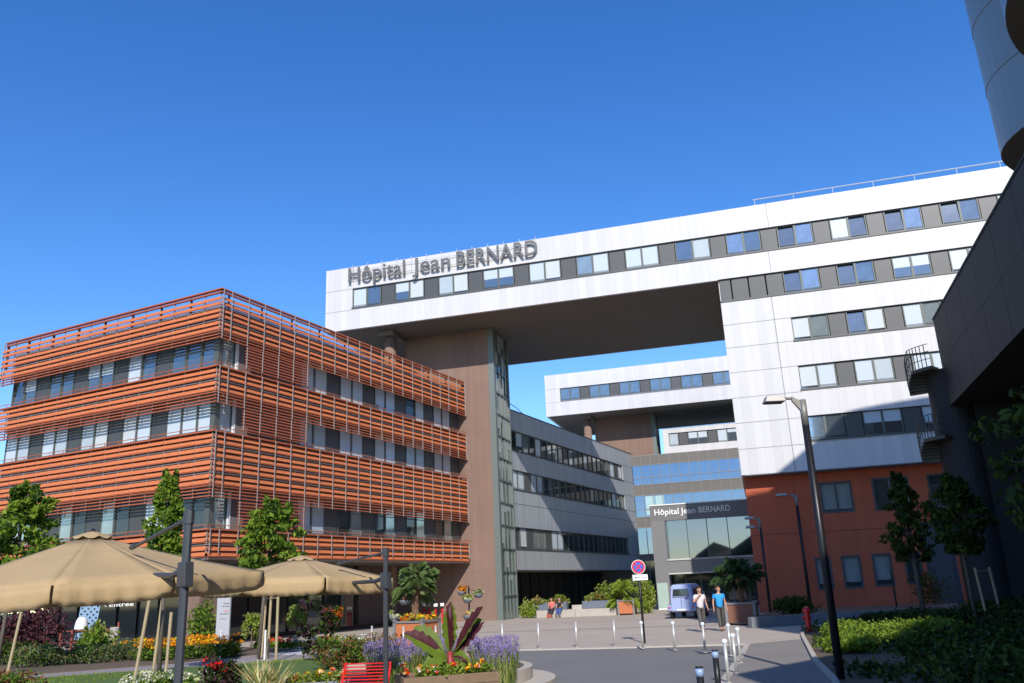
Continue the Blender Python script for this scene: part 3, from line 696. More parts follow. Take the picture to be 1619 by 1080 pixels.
# local: x right, y away; left face x=0 from y=-22 to 0
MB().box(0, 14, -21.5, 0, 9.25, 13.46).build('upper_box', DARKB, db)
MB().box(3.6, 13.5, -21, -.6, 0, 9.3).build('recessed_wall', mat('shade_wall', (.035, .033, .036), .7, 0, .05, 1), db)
dj = MB()
for y in range(-21, 0, 3): dj.box(-.004, .01, y, y + .03, 9.26, 13.45); dj.box(.02, 13.9, y, y + .03, 9.243, 9.26)
dj.box(-.004, .01, -21.5, 0, 11.3, 11.33).box(-.03, .1, -21.5, 0, 13.40, 13.50)
dj.build('joints', mat('darkest_joint', (0.03, 0.03, 0.03), .8), db)
ws = MB()
for y in (-20, -18.6, -17.2, -15.8, -14.2, -12.8, -11.4, -10.0, -8.6, -6): ws.box(3.5, 3.6, y, y + .25, .5, 8.2)
ws.build('window_strips', mat('strip_glass', (.30, .34, .37), .1, .6), db)
MB().tube([(.45, 1.1, 0), (.45, 1.1, 11.1)], 1.05, 32).build('stair_shaft', DARKB, db, smooth=False)
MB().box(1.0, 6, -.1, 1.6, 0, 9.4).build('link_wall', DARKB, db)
MB().box(-.9, .6, 9.0, 9.2, 0, 4.6).box(-.75, .4, 8.93, 9.0, .1, 3.9).build('end_wall', mat('slate_door', (.085, .09, .10), .6), db)
def landing(z, nm='escape_balcony'):
    lb_ = MB(); c = Vector((.45, 1.1))
    a0, a1 = R(160), R(238)
    N = 12; r0_, r1_ = 1.05, 1.85
    for i in range(N):
        t0, t1 = a0 + (a1 - a0) * i / N, a0 + (a1 - a0) * (i + 1) / N
        drop = -0.0 if i > 5 else -(6 - i) * .13
        q = [(c.x + r * math.cos(t), c.y + r * math.sin(t)) for r, t in ((r0_, t0), (r1_, t0), (r1_, t1), (r0_, t1))]
        lb_.prism(q, z + drop - .15, z + drop)
        px, py = c.x + r1_ * math.cos(t0), c.y + r1_ * math.sin(t0)
        lb_.tube([(px, py, z + drop), (px, py, z + drop + 1.05)], .022, 5)
        qx, qy = c.x + r1_ * math.cos(t1), c.y + r1_ * math.sin(t1)
        nd = -0.0 if i + 1 > 5 else -(5 - i) * .13
        for hh in (.35, .7, 1.05): lb_.tube([(px, py, z + drop + hh), (qx, qy, z + nd + hh)], .018, 5)
    lb_.build(nm, mat('stair_metal', (.10, .09, .075), .6, .3), db)
for z in (11.15, 7.9, 4.7): landing(z)
# light metal tower with rounded corners, hanging over the frame's top right
def round_poly(pts, rad, n=8):
    out = []; m_ = len(pts); rads = rad if hasattr(rad, '__len__') else [rad] * m_
    for i in range(m_):
        p0, p1, p2 = Vector(pts[i - 1]), Vector(pts[i]), Vector(pts[(i + 1) % m_])
        a = (p0 - p1).normalized(); b = (p2 - p1).normalized(); r = min(rads[i], (p0 - p1).length * .45, (p2 - p1).length * .45)
        s, e = p1 + a * r, p1 + b * r
        for k in range(n + 1):
            t = k / n; out.append(tuple((1 - t) ** 2 * s + 2 * t * (1 - t) * p1 + t * t * e))
    return out
rtw = thing('round_tower', 'pale metal tower with rounded corners and dark underside at the upper right edge', 'tower', (0, 0, 0), 0)
poly = round_poly([(15.6, 24.4), (17.6, 16.5), (30, 15), (29, 28.1), (22.9, 29.1), (20.9, 29.3), (19.9, 27.9)][::-1], [.1, .7, .7, .3, 1, 1, 1.9])
MB().prism(poly, 14.95, 26.0, 0, 1).build('metal_skin', [TOWERM, SOFFIT], rtw, smooth=False)
jl = MB()
for z in (17.3, 19.6, 21.9, 24.2):
    for i in range(len(poly)):
        a, b = Vector(poly[i]), Vector(poly[(i + 1) % len(poly)])
        if (b - a).length > .01: jl.tube([(a.x, a.y, z), (b.x, b.y, z)], .02, 4)
jl.build('joints', SEAM, rtw)
MB().box(19, 27, 19, 26, 13.4, 14.95).build('neck', DARKB, rtw)
nbz = thing('rounded_balcony_block', 'dark rounded projecting storey above the right edge of the view', 'building', (0, 0, 0), 0)
poly2 = round_poly([(10.9, 7.3), (10.9, 13.4), (12.35, 17.6), (14.2, 19.6), (17.6, 19.5), (26, 13.5), (26, 4)][::-1], 1.3)  # beyond the visible corner, plan and height are shaped to shade plaza and red wall
MB().prism(poly2, 14.9, 30, 0, 1).build('metal_skin', [TOWERM, SOFFIT], nbz)
MB().box(17, 25, 6, 12, 0, 15.2).build('base_wall', DARKB, nbz)
nn_ = thing('unseen_shade_building', 'low dark building beside the pavement, right of the viewer', 'building', (0, 0, 0), 0)  # out of view; footprint and height set to cast the near shade
MB().prism([(5.3, 1.1), (14.2, 10.2), (22, 3), (13, -8), (6, -8)][::-1], 0, 12.7).build('wall', DARKB, nn_)
nw = MB()
for i in range(7):
    a = Vector((5.3, 1.1)).lerp(Vector((14.2, 10.2)), .06 + i * .13); d = Vector((8.9, 9.1)).normalized(); n_ = Vector((-d.y, d.x)) * .03
    for z in (1.2, 4.4, 7.6): nw.prism([tuple(a), tuple(a + d * 1.1), tuple(a + d * 1.1 + n_), tuple(a + n_)], z, z + 1.6)
nw.build('window', GLASSD, nn_)
# low planting wall and green in front of the red base
lwpts = [(9.47, 37.1), (12.8, 38.0), (16.05, 38.3), (20.3, 41.4)]
tag(strip('low_wall', lwpts, .3, 0.0, .47, mat('blue_grey_stone', (.20, .215, .225), .85, 0, .12, 2, bump=.3)), 'low blue-grey stone wall in shade in front of the red base', 'wall')
sheet('raised_bed_soil', [(9.6, 37.3), (12.8, 38.1), (16.0, 38.4), (20.3, 41.6), (24, 46), (14.0, 47.5), (10.2, 40)], .36, SOIL, .34)

# ---------------------------------------------------------------- trees
def tree(label, x, y, zt, zc0, rx, seed, mats, group, lean=0.0, tr=.07, n=2600, leafsz=.13, stakes=(), tall=1.0, shape='cone', name='young_tree'):
    rg = random.Random(seed); t = thing(name, label, 'tree', (x, y, .05), 0, group)
    H = zt - .05; pts = [(0, 0, 0), (lean * .3, 0, H * .35), (lean * .6, .05, H * .65), (lean, 0, H * .96)]
    tk = MB().tube(pts, [tr, tr * .85, tr * .55, tr * .15], 8)
    cl = []; nl = 36; n = int(n * (.72 if mats is YT else .55))
    for i in range(nl):
        f = i / (nl - 1); z = zc0 + (H - zc0) * f; 
        if shape == 'cone': rr2 = rx * (1.0 - .82 * f ** 1.3) * (0.55 + .45 * min(1, f * 5 + .3))
        else: rr2 = rx * math.sqrt(max(.05, 1 - (2 * f - .85) ** 2 * .8))
        a = i * 2.4 + rg.random(); rr3 = rr2 * rg.uniform(.45, 1.25)
        cx, cy = lean * z / H + rr3 * .62 * math.cos(a), rr3 * .62 * math.sin(a)
        cl.append((cx, cy, z, rr2 * rg.uniform(.2, .42), rr2 * rg.uniform(.2, .42), rg.uniform(.13, .3), n / nl))
        tk.tube([(lean * z / H * .8, 0, z * .82 + zc0 * .05), (cx * .6, cy * .6, z * .95), (cx * 1.05, cy * 1.05, z + .05)], [tr * .3, tr * .18, .008], 5)
    tk.build('trunk', BARK, t, smooth=True)
    leaves('crown', cl, leafsz, mats, t, weights=[3, 3, 2][:len(mats)])
    return t
def stake_set(pts, label, heights, tie=True):
    s0 = pts[0]; t = thing('tree_stakes', label, 'stakes', (s0[0], s0[1], .05))
    for (sx, sy, dx), h in zip(pts, heights):
        MB().tube([(sx - s0[0], sy - s0[1], 0), (sx - s0[0] + dx, sy - s0[1], h)], .045, 7).build('stake', WOOD, t)
    if tie:
        (ax, ay, ad), (bx_, by, bd) = pts[0], pts[-1]; h = min(heights) - .12
        MB().tube([(ad, 0, h), (bx_ - s0[0] + bd, by - s0[1], h)], .02, 5).build('tie', WOOD, t)
    return t
YT = [LG1, LG2, LG3]
tree('bright green young tree behind the big parasol at the left edge', -17.1, 28.6, 6.1, 2.9, 1.45, 3, YT, 'young trees before the terracotta building', n=5200, lean=.35, shape='oval', leafsz=.14)
tree('slim bright green young tree rising behind the parasol mast', -10.45, 25.3, 5.75, 2.9, 1.05, 5, YT, 'young trees before the terracotta building', n=4200, shape='cone', lean=-.1, leafsz=.12)
tree('bushy young tree between the two rear parasols', -9.35, 31.0, 5.45, 2.7, 1.45, 8, YT, 'young trees before the terracotta building', n=4200, shape='oval', lean=.3, leafsz=.14)
stake_set([(-16.55, 28.3, .25)], 'single pale stake supporting the tree at the left edge', [2.2], False)
stake_set([(-10.7, 24.3, .28), (-10.75, 25.6, .12), (-10.3, 25.4, .04)], 'three pale wooden stakes around the slim tree behind the mast', [2.45, 2.1, 1.75], False)
stake_set([(-9.55, 32.0, .1), (-9.1, 31.2, .06), (-8.4, 29.8, 0)], 'three pale wooden stakes under the parasol, below the bushy tree', [2.3, 2.3, 2.15])
DT = [LD1, LD2, LD3]
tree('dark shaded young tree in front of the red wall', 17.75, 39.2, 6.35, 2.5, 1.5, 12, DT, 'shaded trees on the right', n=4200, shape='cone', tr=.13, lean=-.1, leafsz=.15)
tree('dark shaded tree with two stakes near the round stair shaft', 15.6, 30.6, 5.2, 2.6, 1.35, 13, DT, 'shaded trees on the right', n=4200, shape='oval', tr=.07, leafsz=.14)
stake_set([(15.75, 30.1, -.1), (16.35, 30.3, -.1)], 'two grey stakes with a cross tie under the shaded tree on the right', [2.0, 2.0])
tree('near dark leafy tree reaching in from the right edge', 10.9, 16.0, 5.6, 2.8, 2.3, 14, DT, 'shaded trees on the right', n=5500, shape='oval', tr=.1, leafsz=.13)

# ---------------------------------------------------------------- shrubs and beds
def shrub(name, label, cat, x, y, z, rx, ry, rz, n, size, mats, weights=None, group=None, sub=7, seed=0, flowers=None):
    rg = random.Random(seed * 7 + int(x * 31) + int(y * 17)); t = thing(name, label, cat, (x, y, z), 0, group)
    cl = []
    for i in range(sub):
        a = rg.random() * 6.283; r = rg.random() ** .5 * .62; s = rg.uniform(.38, .62)
        cl.append((rx * r * math.cos(a), ry * r * math.sin(a), rz * rg.uniform(.28, .62), rx * s, ry * s, rz * s * .8, n / sub))
    leaves('foliage', cl, size, mats, t, weights=weights)
    st = MB()
    for i in range(5):
        a = rg.random() * 6.283; st.tube([(0, 0, 0), (rx * .25 * math.cos(a), ry * .25 * math.sin(a), rz * .35), (rx * .5 * math.cos(a), ry * .5 * math.sin(a), rz * .7)], [.02, .014, .006], 5)
    st.build('stems', BARK, t)
    if flowers:
        fm, fn, fs = flowers
        fc = [(rx * rg.uniform(-.75, .75), ry * rg.uniform(-.75, .75), rz * rg.uniform(.5, .92), .1 * rx + .05, .1 * ry + .05, .08, 7) for i in range(int(fn / 7))]
        leaves('flowers', fc, fs, fm, t, elong=1.1, upbias=1.0)
    return t
# left garden
shrub('purple_shrub', 'dark purple-leaved shrub beside the garden bed under the big parasol', 'shrub', -20.3, 36.5, .1, 1.6, 1.1, 2.3, 2600, .11, [LPUR, LPUR2, LPUR], sub=10)
shrub('purple_shrub', 'dark purple-leaved shrub at the far left edge behind the stake', 'shrub', -23.0, 38.5, .1, 1.5, 1.0, 2.1, 2200, .11, [LPUR, LPUR2, LD3], sub=9)
for i, (x, y, r_, lab) in enumerate(((-17.6, 31.6, 1.2, 'grey-green low bush, leftmost of the low bushes along the garden path'), (-16.2, 32.6, 1.3, 'grey-green low bush, second from the left along the garden path'), (-14.9, 33.2, 1.2, 'grey-green low bush, third from the left along the garden path'), (-13.9, 33.4, 1.0, 'grey-green low bush touching the orange coneflowers'))):
    shrub('low_bush', lab, 'shrub', x, y, .1, r_, .9, .8, 2600, .06, [LGR, LG2, LBR, LG3], [4, 2, 1, 2], 'low bushes along the garden path', seed=i)
shrub('dark_hedge', 'dark clipped hedge behind the low bushes at the left', 'hedge', -20.0, 33.6, .1, 2.6, .5, .95, 3400, .07, [LD1, LD2, LD3], sub=12)
fb = thing('coneflower_bed', 'mass of orange-yellow coneflowers beside the stakes and mast', 'flowers', (-12.6, 32.6, .1))
leaves('foliage', [(RNG.uniform(-2.0, 1.9), RNG.uniform(-.8, .9), .25, .4, .4, .25, 120) for i in range(22)], .09, [LG2, LG3, LD2], fb)
leaves('flowers', [(RNG.uniform(-2.1, 2.0), RNG.uniform(-.8, .9), RNG.uniform(.45, .78), .16, .16, .06, 14) for i in range(95)], .085, [FOR, FYE, FOR], fb, elong=1.0, upbias=1.2)
for i, (x, y, m_, lab) in enumerate(((-17.4, 37.6, [FYE, LG1], 'yellow bedding flowers below the white beehive'), (-16.0, 37.8, [FOR, LG1, FOR], 'orange bedding flowers below the lattice screen'),
        (-15.0, 37.2, [FRS, FWH, LG2], 'crimson and white bedding flowers beside the stone cylinder'), (-10.9, 37.4, [FOR, FPI, LG1], 'orange and pink bedding flowers right of the totem sign'),
        (-10.2, 36.9, [FRE, LG1, FRE], 'red bedding flowers right of the totem sign'), (-9.2, 37.0, [FWH, LGR, FWH], 'cushion of white flowers beside the crossing'),
        (-8.2, 36.3, [FRE, FYE, LG1], 'red and yellow bedding flowers between the stakes'), (-7.5, 36.0, [FYE, LY2, LG1], 'yellow and lime bedding flowers right of the stakes'), (-6.9, 35.6, [FWH, LGR], 'pale silver cushion plant at the plaza end of the bed'))):
    f_ = thing('bedding_flowers', lab, 'flowers', (x, y, .08), 0, 'bedding flowers at the terracotta building')
    leaves('foliage', [(RNG.uniform(-.5, .5), RNG.uniform(-.4, .4), .14, .25, .25, .14, 50) for k in range(9)], .08, [LG1, LG2], f_)
    leaves('flowers', [(RNG.uniform(-.55, .55), RNG.uniform(-.4, .4), RNG.uniform(.22, .42), .12, .12, .06, 10) for k in range(20)], .085, m_, f_, elong=1.0, upbias=1.0)
shrub('pale_shrub', 'pale variegated shrub below the white beehive', 'shrub', -18.6, 38.4, .1, .8, .6, 1.5, 1000, .11, [LY, LG1, LG2], sub=7)
shrub('leafy_plant', 'broad-leaved green plant in front of the beehive', 'plant', -17.9, 36.6, .1, .7, .5, .95, 420, .22, [LG1, LG2], sub=6)
shrub('green_shrub', 'green shrub against the brown corner pillar', 'shrub', -13.6, 37.5, .1, .8, .7, 2.0, 1300, .10, [LG2, LG3, LG1], sub=7)
def weeping(x, y, label, h=1.5):
    t = thing('weeping_shrub', label, 'shrub', (x, y, .08)); MB().tube([(0, 0, 0), (0, 0, h)], .03, 6).build('stem', BARK, t)
    leaves('foliage', [(.28 * math.cos(a), .28 * math.sin(a), h - .1 - .25 * (k % 3), .16, .16, .22, 90) for k, a in enumerate(np.linspace(0, 6.28, 9))] + [(0, 0, h + .05, .3, .3, .12, 150)], .08, [LY, LG1, LY2], t)
weeping(-9.6, 37.0, 'small weeping standard shrub with pale leaves right of the totem sign', 1.55)
weeping(-11.3, 36.4, 'small weeping pale shrub directly behind the totem sign', 1.3)
bf = thing('berry_shrub', 'standard shrub with orange-red berries under the rear parasol', 'shrub', (-7.7, 35.4, .06))
MB().tube([(0, 0, 0), (.02, 0, 1.0)], .03, 6).build('stem', BARK, bf)
leaves('foliage', [(RNG.uniform(-.35, .35), RNG.uniform(-.3, .3), 1.1 + RNG.uniform(0, .4), .2, .2, .16, 60) for k in range(9)], .08, [LG2, FOR, FRE, LG3], bf)
dk = thing('dark_shrub', 'loose dark-leaved shrub in front of the plaza below the rear parasol', 'shrub', (-6.6, 28.6, .05))
MB().tube([(0, 0, 0), (.1, 0, .8), (.25, 0, 1.7)], [.03, .025, .01], 6).tube([(0, 0, 0), (-.3, 0, .7), (-.55, .1, 1.1)], [.025, .02, .01], 6).build('stems', BARK, dk)
leaves('foliage', [(-.5, 0, .95, .35, .3, .25, 110), (-.3, 0, .4, .4, .3, .25, 120), (.25, 0, 1.15, .35, .3, .35, 190), (.1, 0, 1.55, .25, .25, .2, 70), (-.55, 0, 1.75, .3, .25, .2, 70), (.1, 0, .5, .3, .3, .25, 90)], .12, [LD3, LPUR, LD1], dk)
shrub('russet_shrub', 'russet-tipped green shrub behind the red bench, left one', 'shrub', -4.9, 23.9, .05, .95, .7, 1.0, 3000, .055, [LG3, LG2, LBR, LBR], [3, 2, 2, 1], 'russet shrubs behind the red bench')
shrub('russet_shrub', 'russet-tipped green shrub behind the red bench, right one beside the rear mast', 'shrub', -3.9, 24.3, .05, .85, .7, .95, 2600, .055, [LG3, LBR, LBR, LG2], [2, 3, 2, 2], 'russet shrubs behind the red bench')
shrub('russet_shrub', 'low russet and green shrub at the bottom left corner of the lawn', 'shrub', -11.9, 20.2, .05, .9, .7, .75, 2200, .06, [LBR, LG3, LG2, LBR], None, None)
shrub('rose_bush', 'dark rose bush with crimson blooms left of the yellow grass', 'shrub', -5.95, 17.2, .17, .42, .4, .84, 2300, .05, [LD3, LD1, LPUR], None, None, sub=9, flowers=([FRS, FRE], 60, .075))
hy = thing('hydrangea', 'cream flowering low hydrangea behind the front mast', 'shrub', (-7.35, 18.3, .17))
leaves('foliage', [(RNG.uniform(-.9, .9), RNG.uniform(-.5, .5), .22, .3, .3, .18, 90) for i in range(14)], .09, [LG2, LG1, LG3], hy)
leaves('flowers', [(RNG.uniform(-.95, .95), RNG.uniform(-.5, .5), RNG.uniform(.36, .52), .11, .11, .05, 26) for i in range(46)], .045, [FCR, FWH, LY], hy, elong=1.0, upbias=1.0)
yg = thing('yellow_grass', 'tuft of yellowing strap leaves beside the grey flower box', 'plant', (-4.85, 16.6, .16)); blades('leaves', [(0, 0, .16, .16, 0, 190)], .74, .016, [FCR, LY, mat('straw', (.55, .38, .14), .7, trans=.2)], yg, lean=.38)
# stone island with bench, lavender, planter
isl = (-3.0, 20.6)
def ring(cx, cy, r, n=72, a0=0, a1=6.2832): return [(cx + r * math.cos(a0 + (a1 - a0) * i / n), cy + r * math.sin(a0 + (a1 - a0) * i / n)) for i in range(n)]
A0, A1 = -1.75, 2.15
def arc(r): return ring(*isl, r, 64, A0, A1) + [(isl[0] + r * math.cos(A1), isl[1] + r * math.sin(A1))]
structure(MB().prism(arc(3.66) + [(-5, 23.4), (-5, 17.2)], -.02, .07).build('kerb', KERB))
sheet('island_soil', arc(2.95) + [(-4.9, 23.2), (-4.9, 17.4)], .16, SOIL, .1)
rg_ = MB(); o_, i_ = arc(3.14), arc(2.94); n = len(o_)
for k in range(n - 1): rg_.prism([o_[k], o_[k + 1], i_[k + 1], i_[k]], .07, .33)
tag(rg_.build('stone_border', KERB), 'curved pale stone border around the planted island', 'border')
sheet('lawn', [(-4.6, 12), (-4.4, 15.8), (-4.5, 17.6), (-4.6, 20), (-4.6, 23.2), (-4.2, 24.2), (-3.4, 27.8), (-11, 27), (-12, 12)], .175, GRASS, .09)
def lavender(x, y, rx, ry, label, n):
    t = thing('lavender', label, 'lavender', (x, y, .16), 0, 'lavender clumps around the red-leaved banana plant')
    n = int(n * .75); blades('stems', [(0, 0, rx, ry, 0, n)], .62, .006, [LGR, LG2, LY], t, lean=.16)
    sp_ = []
    for i in range(int(n * .5)):
        a = random.random() * 6.28; r = random.random() ** .5; h = random.uniform(.42, .78)
        sp_.append((rx * 1.12 * r * math.cos(a), ry * 1.1 * r * math.sin(a), h, .012, .012, .055, 6))
    leaves('flower_spikes', sp_, .026, [FLA, FLA, leaf('petal_lilac', (.36, .28, .55))], t, elong=1.2)
lavender(-3.15, 21.8, .75, .7, 'lavender clump behind the rear parasol mast and bench', 1500)
lavender(-2.0, 22.0, .8, .65, 'lavender clump directly behind the banana plant', 1500)
lavender(-.75, 21.3, .55, .7, 'lavender clump at the road side of the banana plant', 1400)
lavender(-.62, 18.7, .4, .6, 'lavender clump at the right end of the wooden planter', 900)
lavender(-2.9, 18.9, .4, .5, 'lavender clump between the bench and the wooden planter', 700)
pb = thing('wooden_planter', 'wooden planter box full of red and orange flowers around the banana plant', 'planter', (-1.62, 17.9, .1), R(18))
bxp = MB(); L_, D_ = .95, .55
for z in (0, .19): bxp.box(-L_, L_, -D_, -D_ + .04, z, z + .18).box(-L_, L_, D_ - .04, D_, z, z + .18).box(-L_, -L_ + .04, -D_ + .04, D_ - .04, z, z + .18).box(L_ - .04, L_, -D_ + .04, D_ - .04, z, z + .18)
bxp.build('boards', WOODB, pb); MB().box(-L_ + .05, L_ - .05, -D_ + .05, D_ - .05, .02, .3).build('soil', SOIL, pb)
leaves('foliage', [(RNG.uniform(-.85, .85), RNG.uniform(-.45, .45), .42, .2, .2, .12, 80) for i in range(20)], .06, [LG1, LG2, LY2], pb)
leaves('flowers', [(RNG.uniform(-.9, .9), RNG.uniform(-.5, .45), RNG.uniform(.42, .58), .05, .05, .035, 14) for i in range(34)], .055, [FRE, FOR, FRE, FWH, FYE], pb, elong=1.0, upbias=1.0)
# banana plant
bn = thing('banana_plant', 'red-leaved banana plant with big paddle leaves in the wooden planter', 'plant', (-1.55, 18.1, .35))
BR1 = mat('banana_red', (.075, .014, .016), .4, 0, .45, 9, trans=.25); BG1 = mat('banana_green', (.13, .19, .018), .5, 0, .3, 7, trans=.3, spec=.2)
MB().tube([(0, 0, 0), (.01, 0, .25), (.0, 0, .5)], [.09, .075, .05], 10).tube([(.05, -.03, 0), (.12, -.03, .3)], [.05, .03], 8).build('stem', mat('banana_stem', (.28, .03, .03), .5, 0, .2, 5), bn, smooth=True)
def paddle(a, length, wd, rise, droop, green, fold=.25):
    mb = MB(); N = 14; dx, dy = math.cos(a), math.sin(a); rl = R(62) * abs(dx) * (1 if dx > 0 else -1); sx, sy, sz = -dy * math.cos(rl), dx * math.cos(rl), math.sin(rl)
    for i in range(N + 1):
        t = i / N; stem = .16
        out = length * t * math.cos(rise) ; z = .35 + length * t * math.sin(rise) - droop * t * t * length
        hw = 0.012 if t < stem else wd * math.sin(math.pi * min(1, ((t - stem) / (1 - stem)) ** .8 * .97 + .02)) ** .7
        rag = 1 + (.22 * math.sin(i * 3.7 + a) if t > .3 else 0)
        for k, off in enumerate((-1, -.5, 0, .5, 1)):
            mb.v.append((out * dx + sx * hw * off * rag, out * dy + sy * hw * off * rag - abs(off) * hw * fold * .5, z + sz * hw * off * rag + abs(off) * hw * fold * .5))
    for i in range(N):
        for k in range(4):
            o = i * 5 + k; mb.f.append((o, o + 1, o + 6, o + 5)); mb.m.append(1 if (k in green) else 0)
    mb.build('leaf', [BR1, BG1], bn, smooth=True)
paddle(R(80), 1.15, .15, R(82), .02, (0,), .9)
paddle(R(-100), 1.0, .12, R(78), .05, (0, 1), .8)
paddle(R(12), 1.2, .21, R(52), .2, (3,), .35)
paddle(R(-8), 1.35, .2, R(58), .12, (0,), .5)
paddle(R(168), 1.2, .2, R(50), .25, (0, 1), .3)
paddle(R(190), 1.15, .2, R(36), .12, (2, 3), .3)
paddle(R(200), .75, .15, R(40), .85, (0, 1, 2, 3), .2)
paddle(R(230), .7, .14, R(35), .9, (0, 1, 2, 3), .2)
paddle(R(-20), .8, .13, R(50), 1.0, (1, 2), .2)
paddle(R(15), .65, .10, R(45), .7, (0,), .2)
# grey flower box
gb = thing('grey_flower_box', 'long slate-grey planter box of mixed flowers left of the red bench', 'planter', (-4.0, 17.0, .14), R(8))
MB().box(-.62, .62, -.25, .25, 0, .36).build('box', PGREY, gb, bevel=.015)
leaves('foliage', [(RNG.uniform(-.52, .52), RNG.uniform(-.2, .2), .42, .14, .14, .1, 60) for i in range(12)], .055, [LG1, LG2, LY], gb)
leaves('flowers', [(RNG.uniform(-.55, .55), RNG.uniform(-.2, .2), RNG.uniform(.42, .56), .05, .05, .03, 12) for i in range(22)], .045, [FYE, FOR, FRE, FWH, FYE], gb, elong=1, upbias=1)
# red slatted bench
bc = thing('red_bench', 'bright red slatted metal bench beside the rear parasol mast', 'bench', (-3.0, 16.2, .02), R(-10))
sl_ = MB()
for i in range(9):
    f = i / 8; sl_.tube([(-.5, .12 + .26 * f, .36 + .42 * f), (.42, .12 + .26 * f, .36 + .42 * f)], .013, 6)
sl_.build('backrest', RED, bc)
s2 = MB()
for i in range(10): s2.box(-.5, .5, -.42 + i * .055, -.385 + i * .055, .33 + .004 * i, .355 + .004 * i)
s2.build('seat', RED, bc)
for x in (-.44, .44):
    MB().tube([(x, -.4, 0), (x, -.42, .32), (x, .1, .33), (x, .37, .80)], .022, 6).build('leg', RED, bc)
    MB().tube([(x, .12, .33), (x, .22, 0)], .022, 6).build('leg', RED, bc)

# ---------------------------------------------------------------- right bed
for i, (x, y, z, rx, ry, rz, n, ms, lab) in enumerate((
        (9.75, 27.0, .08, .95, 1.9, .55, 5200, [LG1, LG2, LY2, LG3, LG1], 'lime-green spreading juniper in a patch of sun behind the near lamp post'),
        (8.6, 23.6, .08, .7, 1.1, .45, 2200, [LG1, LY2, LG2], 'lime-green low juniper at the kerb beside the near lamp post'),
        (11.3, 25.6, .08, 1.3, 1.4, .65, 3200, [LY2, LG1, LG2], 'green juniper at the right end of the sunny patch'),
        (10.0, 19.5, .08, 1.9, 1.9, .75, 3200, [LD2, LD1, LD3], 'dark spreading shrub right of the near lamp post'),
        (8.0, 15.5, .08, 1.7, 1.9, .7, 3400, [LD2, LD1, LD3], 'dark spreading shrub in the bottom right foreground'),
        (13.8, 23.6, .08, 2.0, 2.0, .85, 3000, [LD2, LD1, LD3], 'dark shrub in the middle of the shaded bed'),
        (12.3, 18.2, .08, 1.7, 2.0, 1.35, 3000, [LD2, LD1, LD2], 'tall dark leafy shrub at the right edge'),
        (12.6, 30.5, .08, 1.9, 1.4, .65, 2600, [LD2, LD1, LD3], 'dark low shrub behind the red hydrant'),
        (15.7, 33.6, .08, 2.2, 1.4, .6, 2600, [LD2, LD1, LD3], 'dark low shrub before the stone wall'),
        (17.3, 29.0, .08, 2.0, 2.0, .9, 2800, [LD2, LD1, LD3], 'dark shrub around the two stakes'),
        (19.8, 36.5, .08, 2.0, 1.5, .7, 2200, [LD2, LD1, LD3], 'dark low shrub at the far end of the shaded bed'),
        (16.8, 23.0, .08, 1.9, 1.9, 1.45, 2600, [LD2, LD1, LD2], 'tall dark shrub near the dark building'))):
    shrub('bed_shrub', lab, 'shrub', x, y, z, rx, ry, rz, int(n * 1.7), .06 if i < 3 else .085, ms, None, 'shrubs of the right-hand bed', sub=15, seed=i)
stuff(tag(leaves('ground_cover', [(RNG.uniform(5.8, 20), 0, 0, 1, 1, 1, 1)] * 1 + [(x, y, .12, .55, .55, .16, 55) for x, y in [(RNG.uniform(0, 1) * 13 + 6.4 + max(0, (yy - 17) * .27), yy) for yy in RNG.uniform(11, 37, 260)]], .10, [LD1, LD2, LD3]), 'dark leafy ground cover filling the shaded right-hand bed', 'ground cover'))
shrub('wall_shrub', 'low green shrub in the raised bed at the foot of the red wall, left part', 'shrub', 12.3, 40.2, .36, 1.6, .9, .85, 1800, .09, [LD2, LG3, LD1], sub=8)
shrub('wall_shrub', 'yellowish loose shrub against the right end of the red wall', 'shrub', 20.2, 43.3, .36, 1.2, .8, 1.8, 1000, .09, [LG3, LD2, LBR], sub=8)

# ---------------------------------------------------------------- palms, planters
def square_planter(name, label, x, y, s, h, rz, group=None, panel=ORANGEP):
    p_ = thing(name, label, 'planter', (x, y, .035), rz, group)
    MB().box(-s / 2 + .04, s / 2 - .04, -s / 2 + .04, s / 2 - .04, .1, h).build('panels', panel, p_)
    for a in (-1, 1):
        for b in (-1, 1): cx, cy = a * (s / 2 - .05), b * (s / 2 - .05); MB().box(cx - .06, cx + .06, cy - .06, cy + .06, 0, h + .07).build('corner_post', mat('post_grey', (.22, .215, .21), .6, .2), p_)
    MB().box(-s / 2, s / 2, -s / 2 - .01, -s / 2 + .03, h - .05, h + .02).box(-s / 2, s / 2, s / 2 - .03, s / 2 + .01, h - .05, h + .02).box(-s / 2 - .01, -s / 2 + .03, -s / 2, s / 2, h - .05, h + .018).box(s / 2 - .03, s / 2 + .01, -s / 2, s / 2, h - .05, h + .018).build('rim', mat('post_grey', (.22, .215, .21)), p_)
    return p_
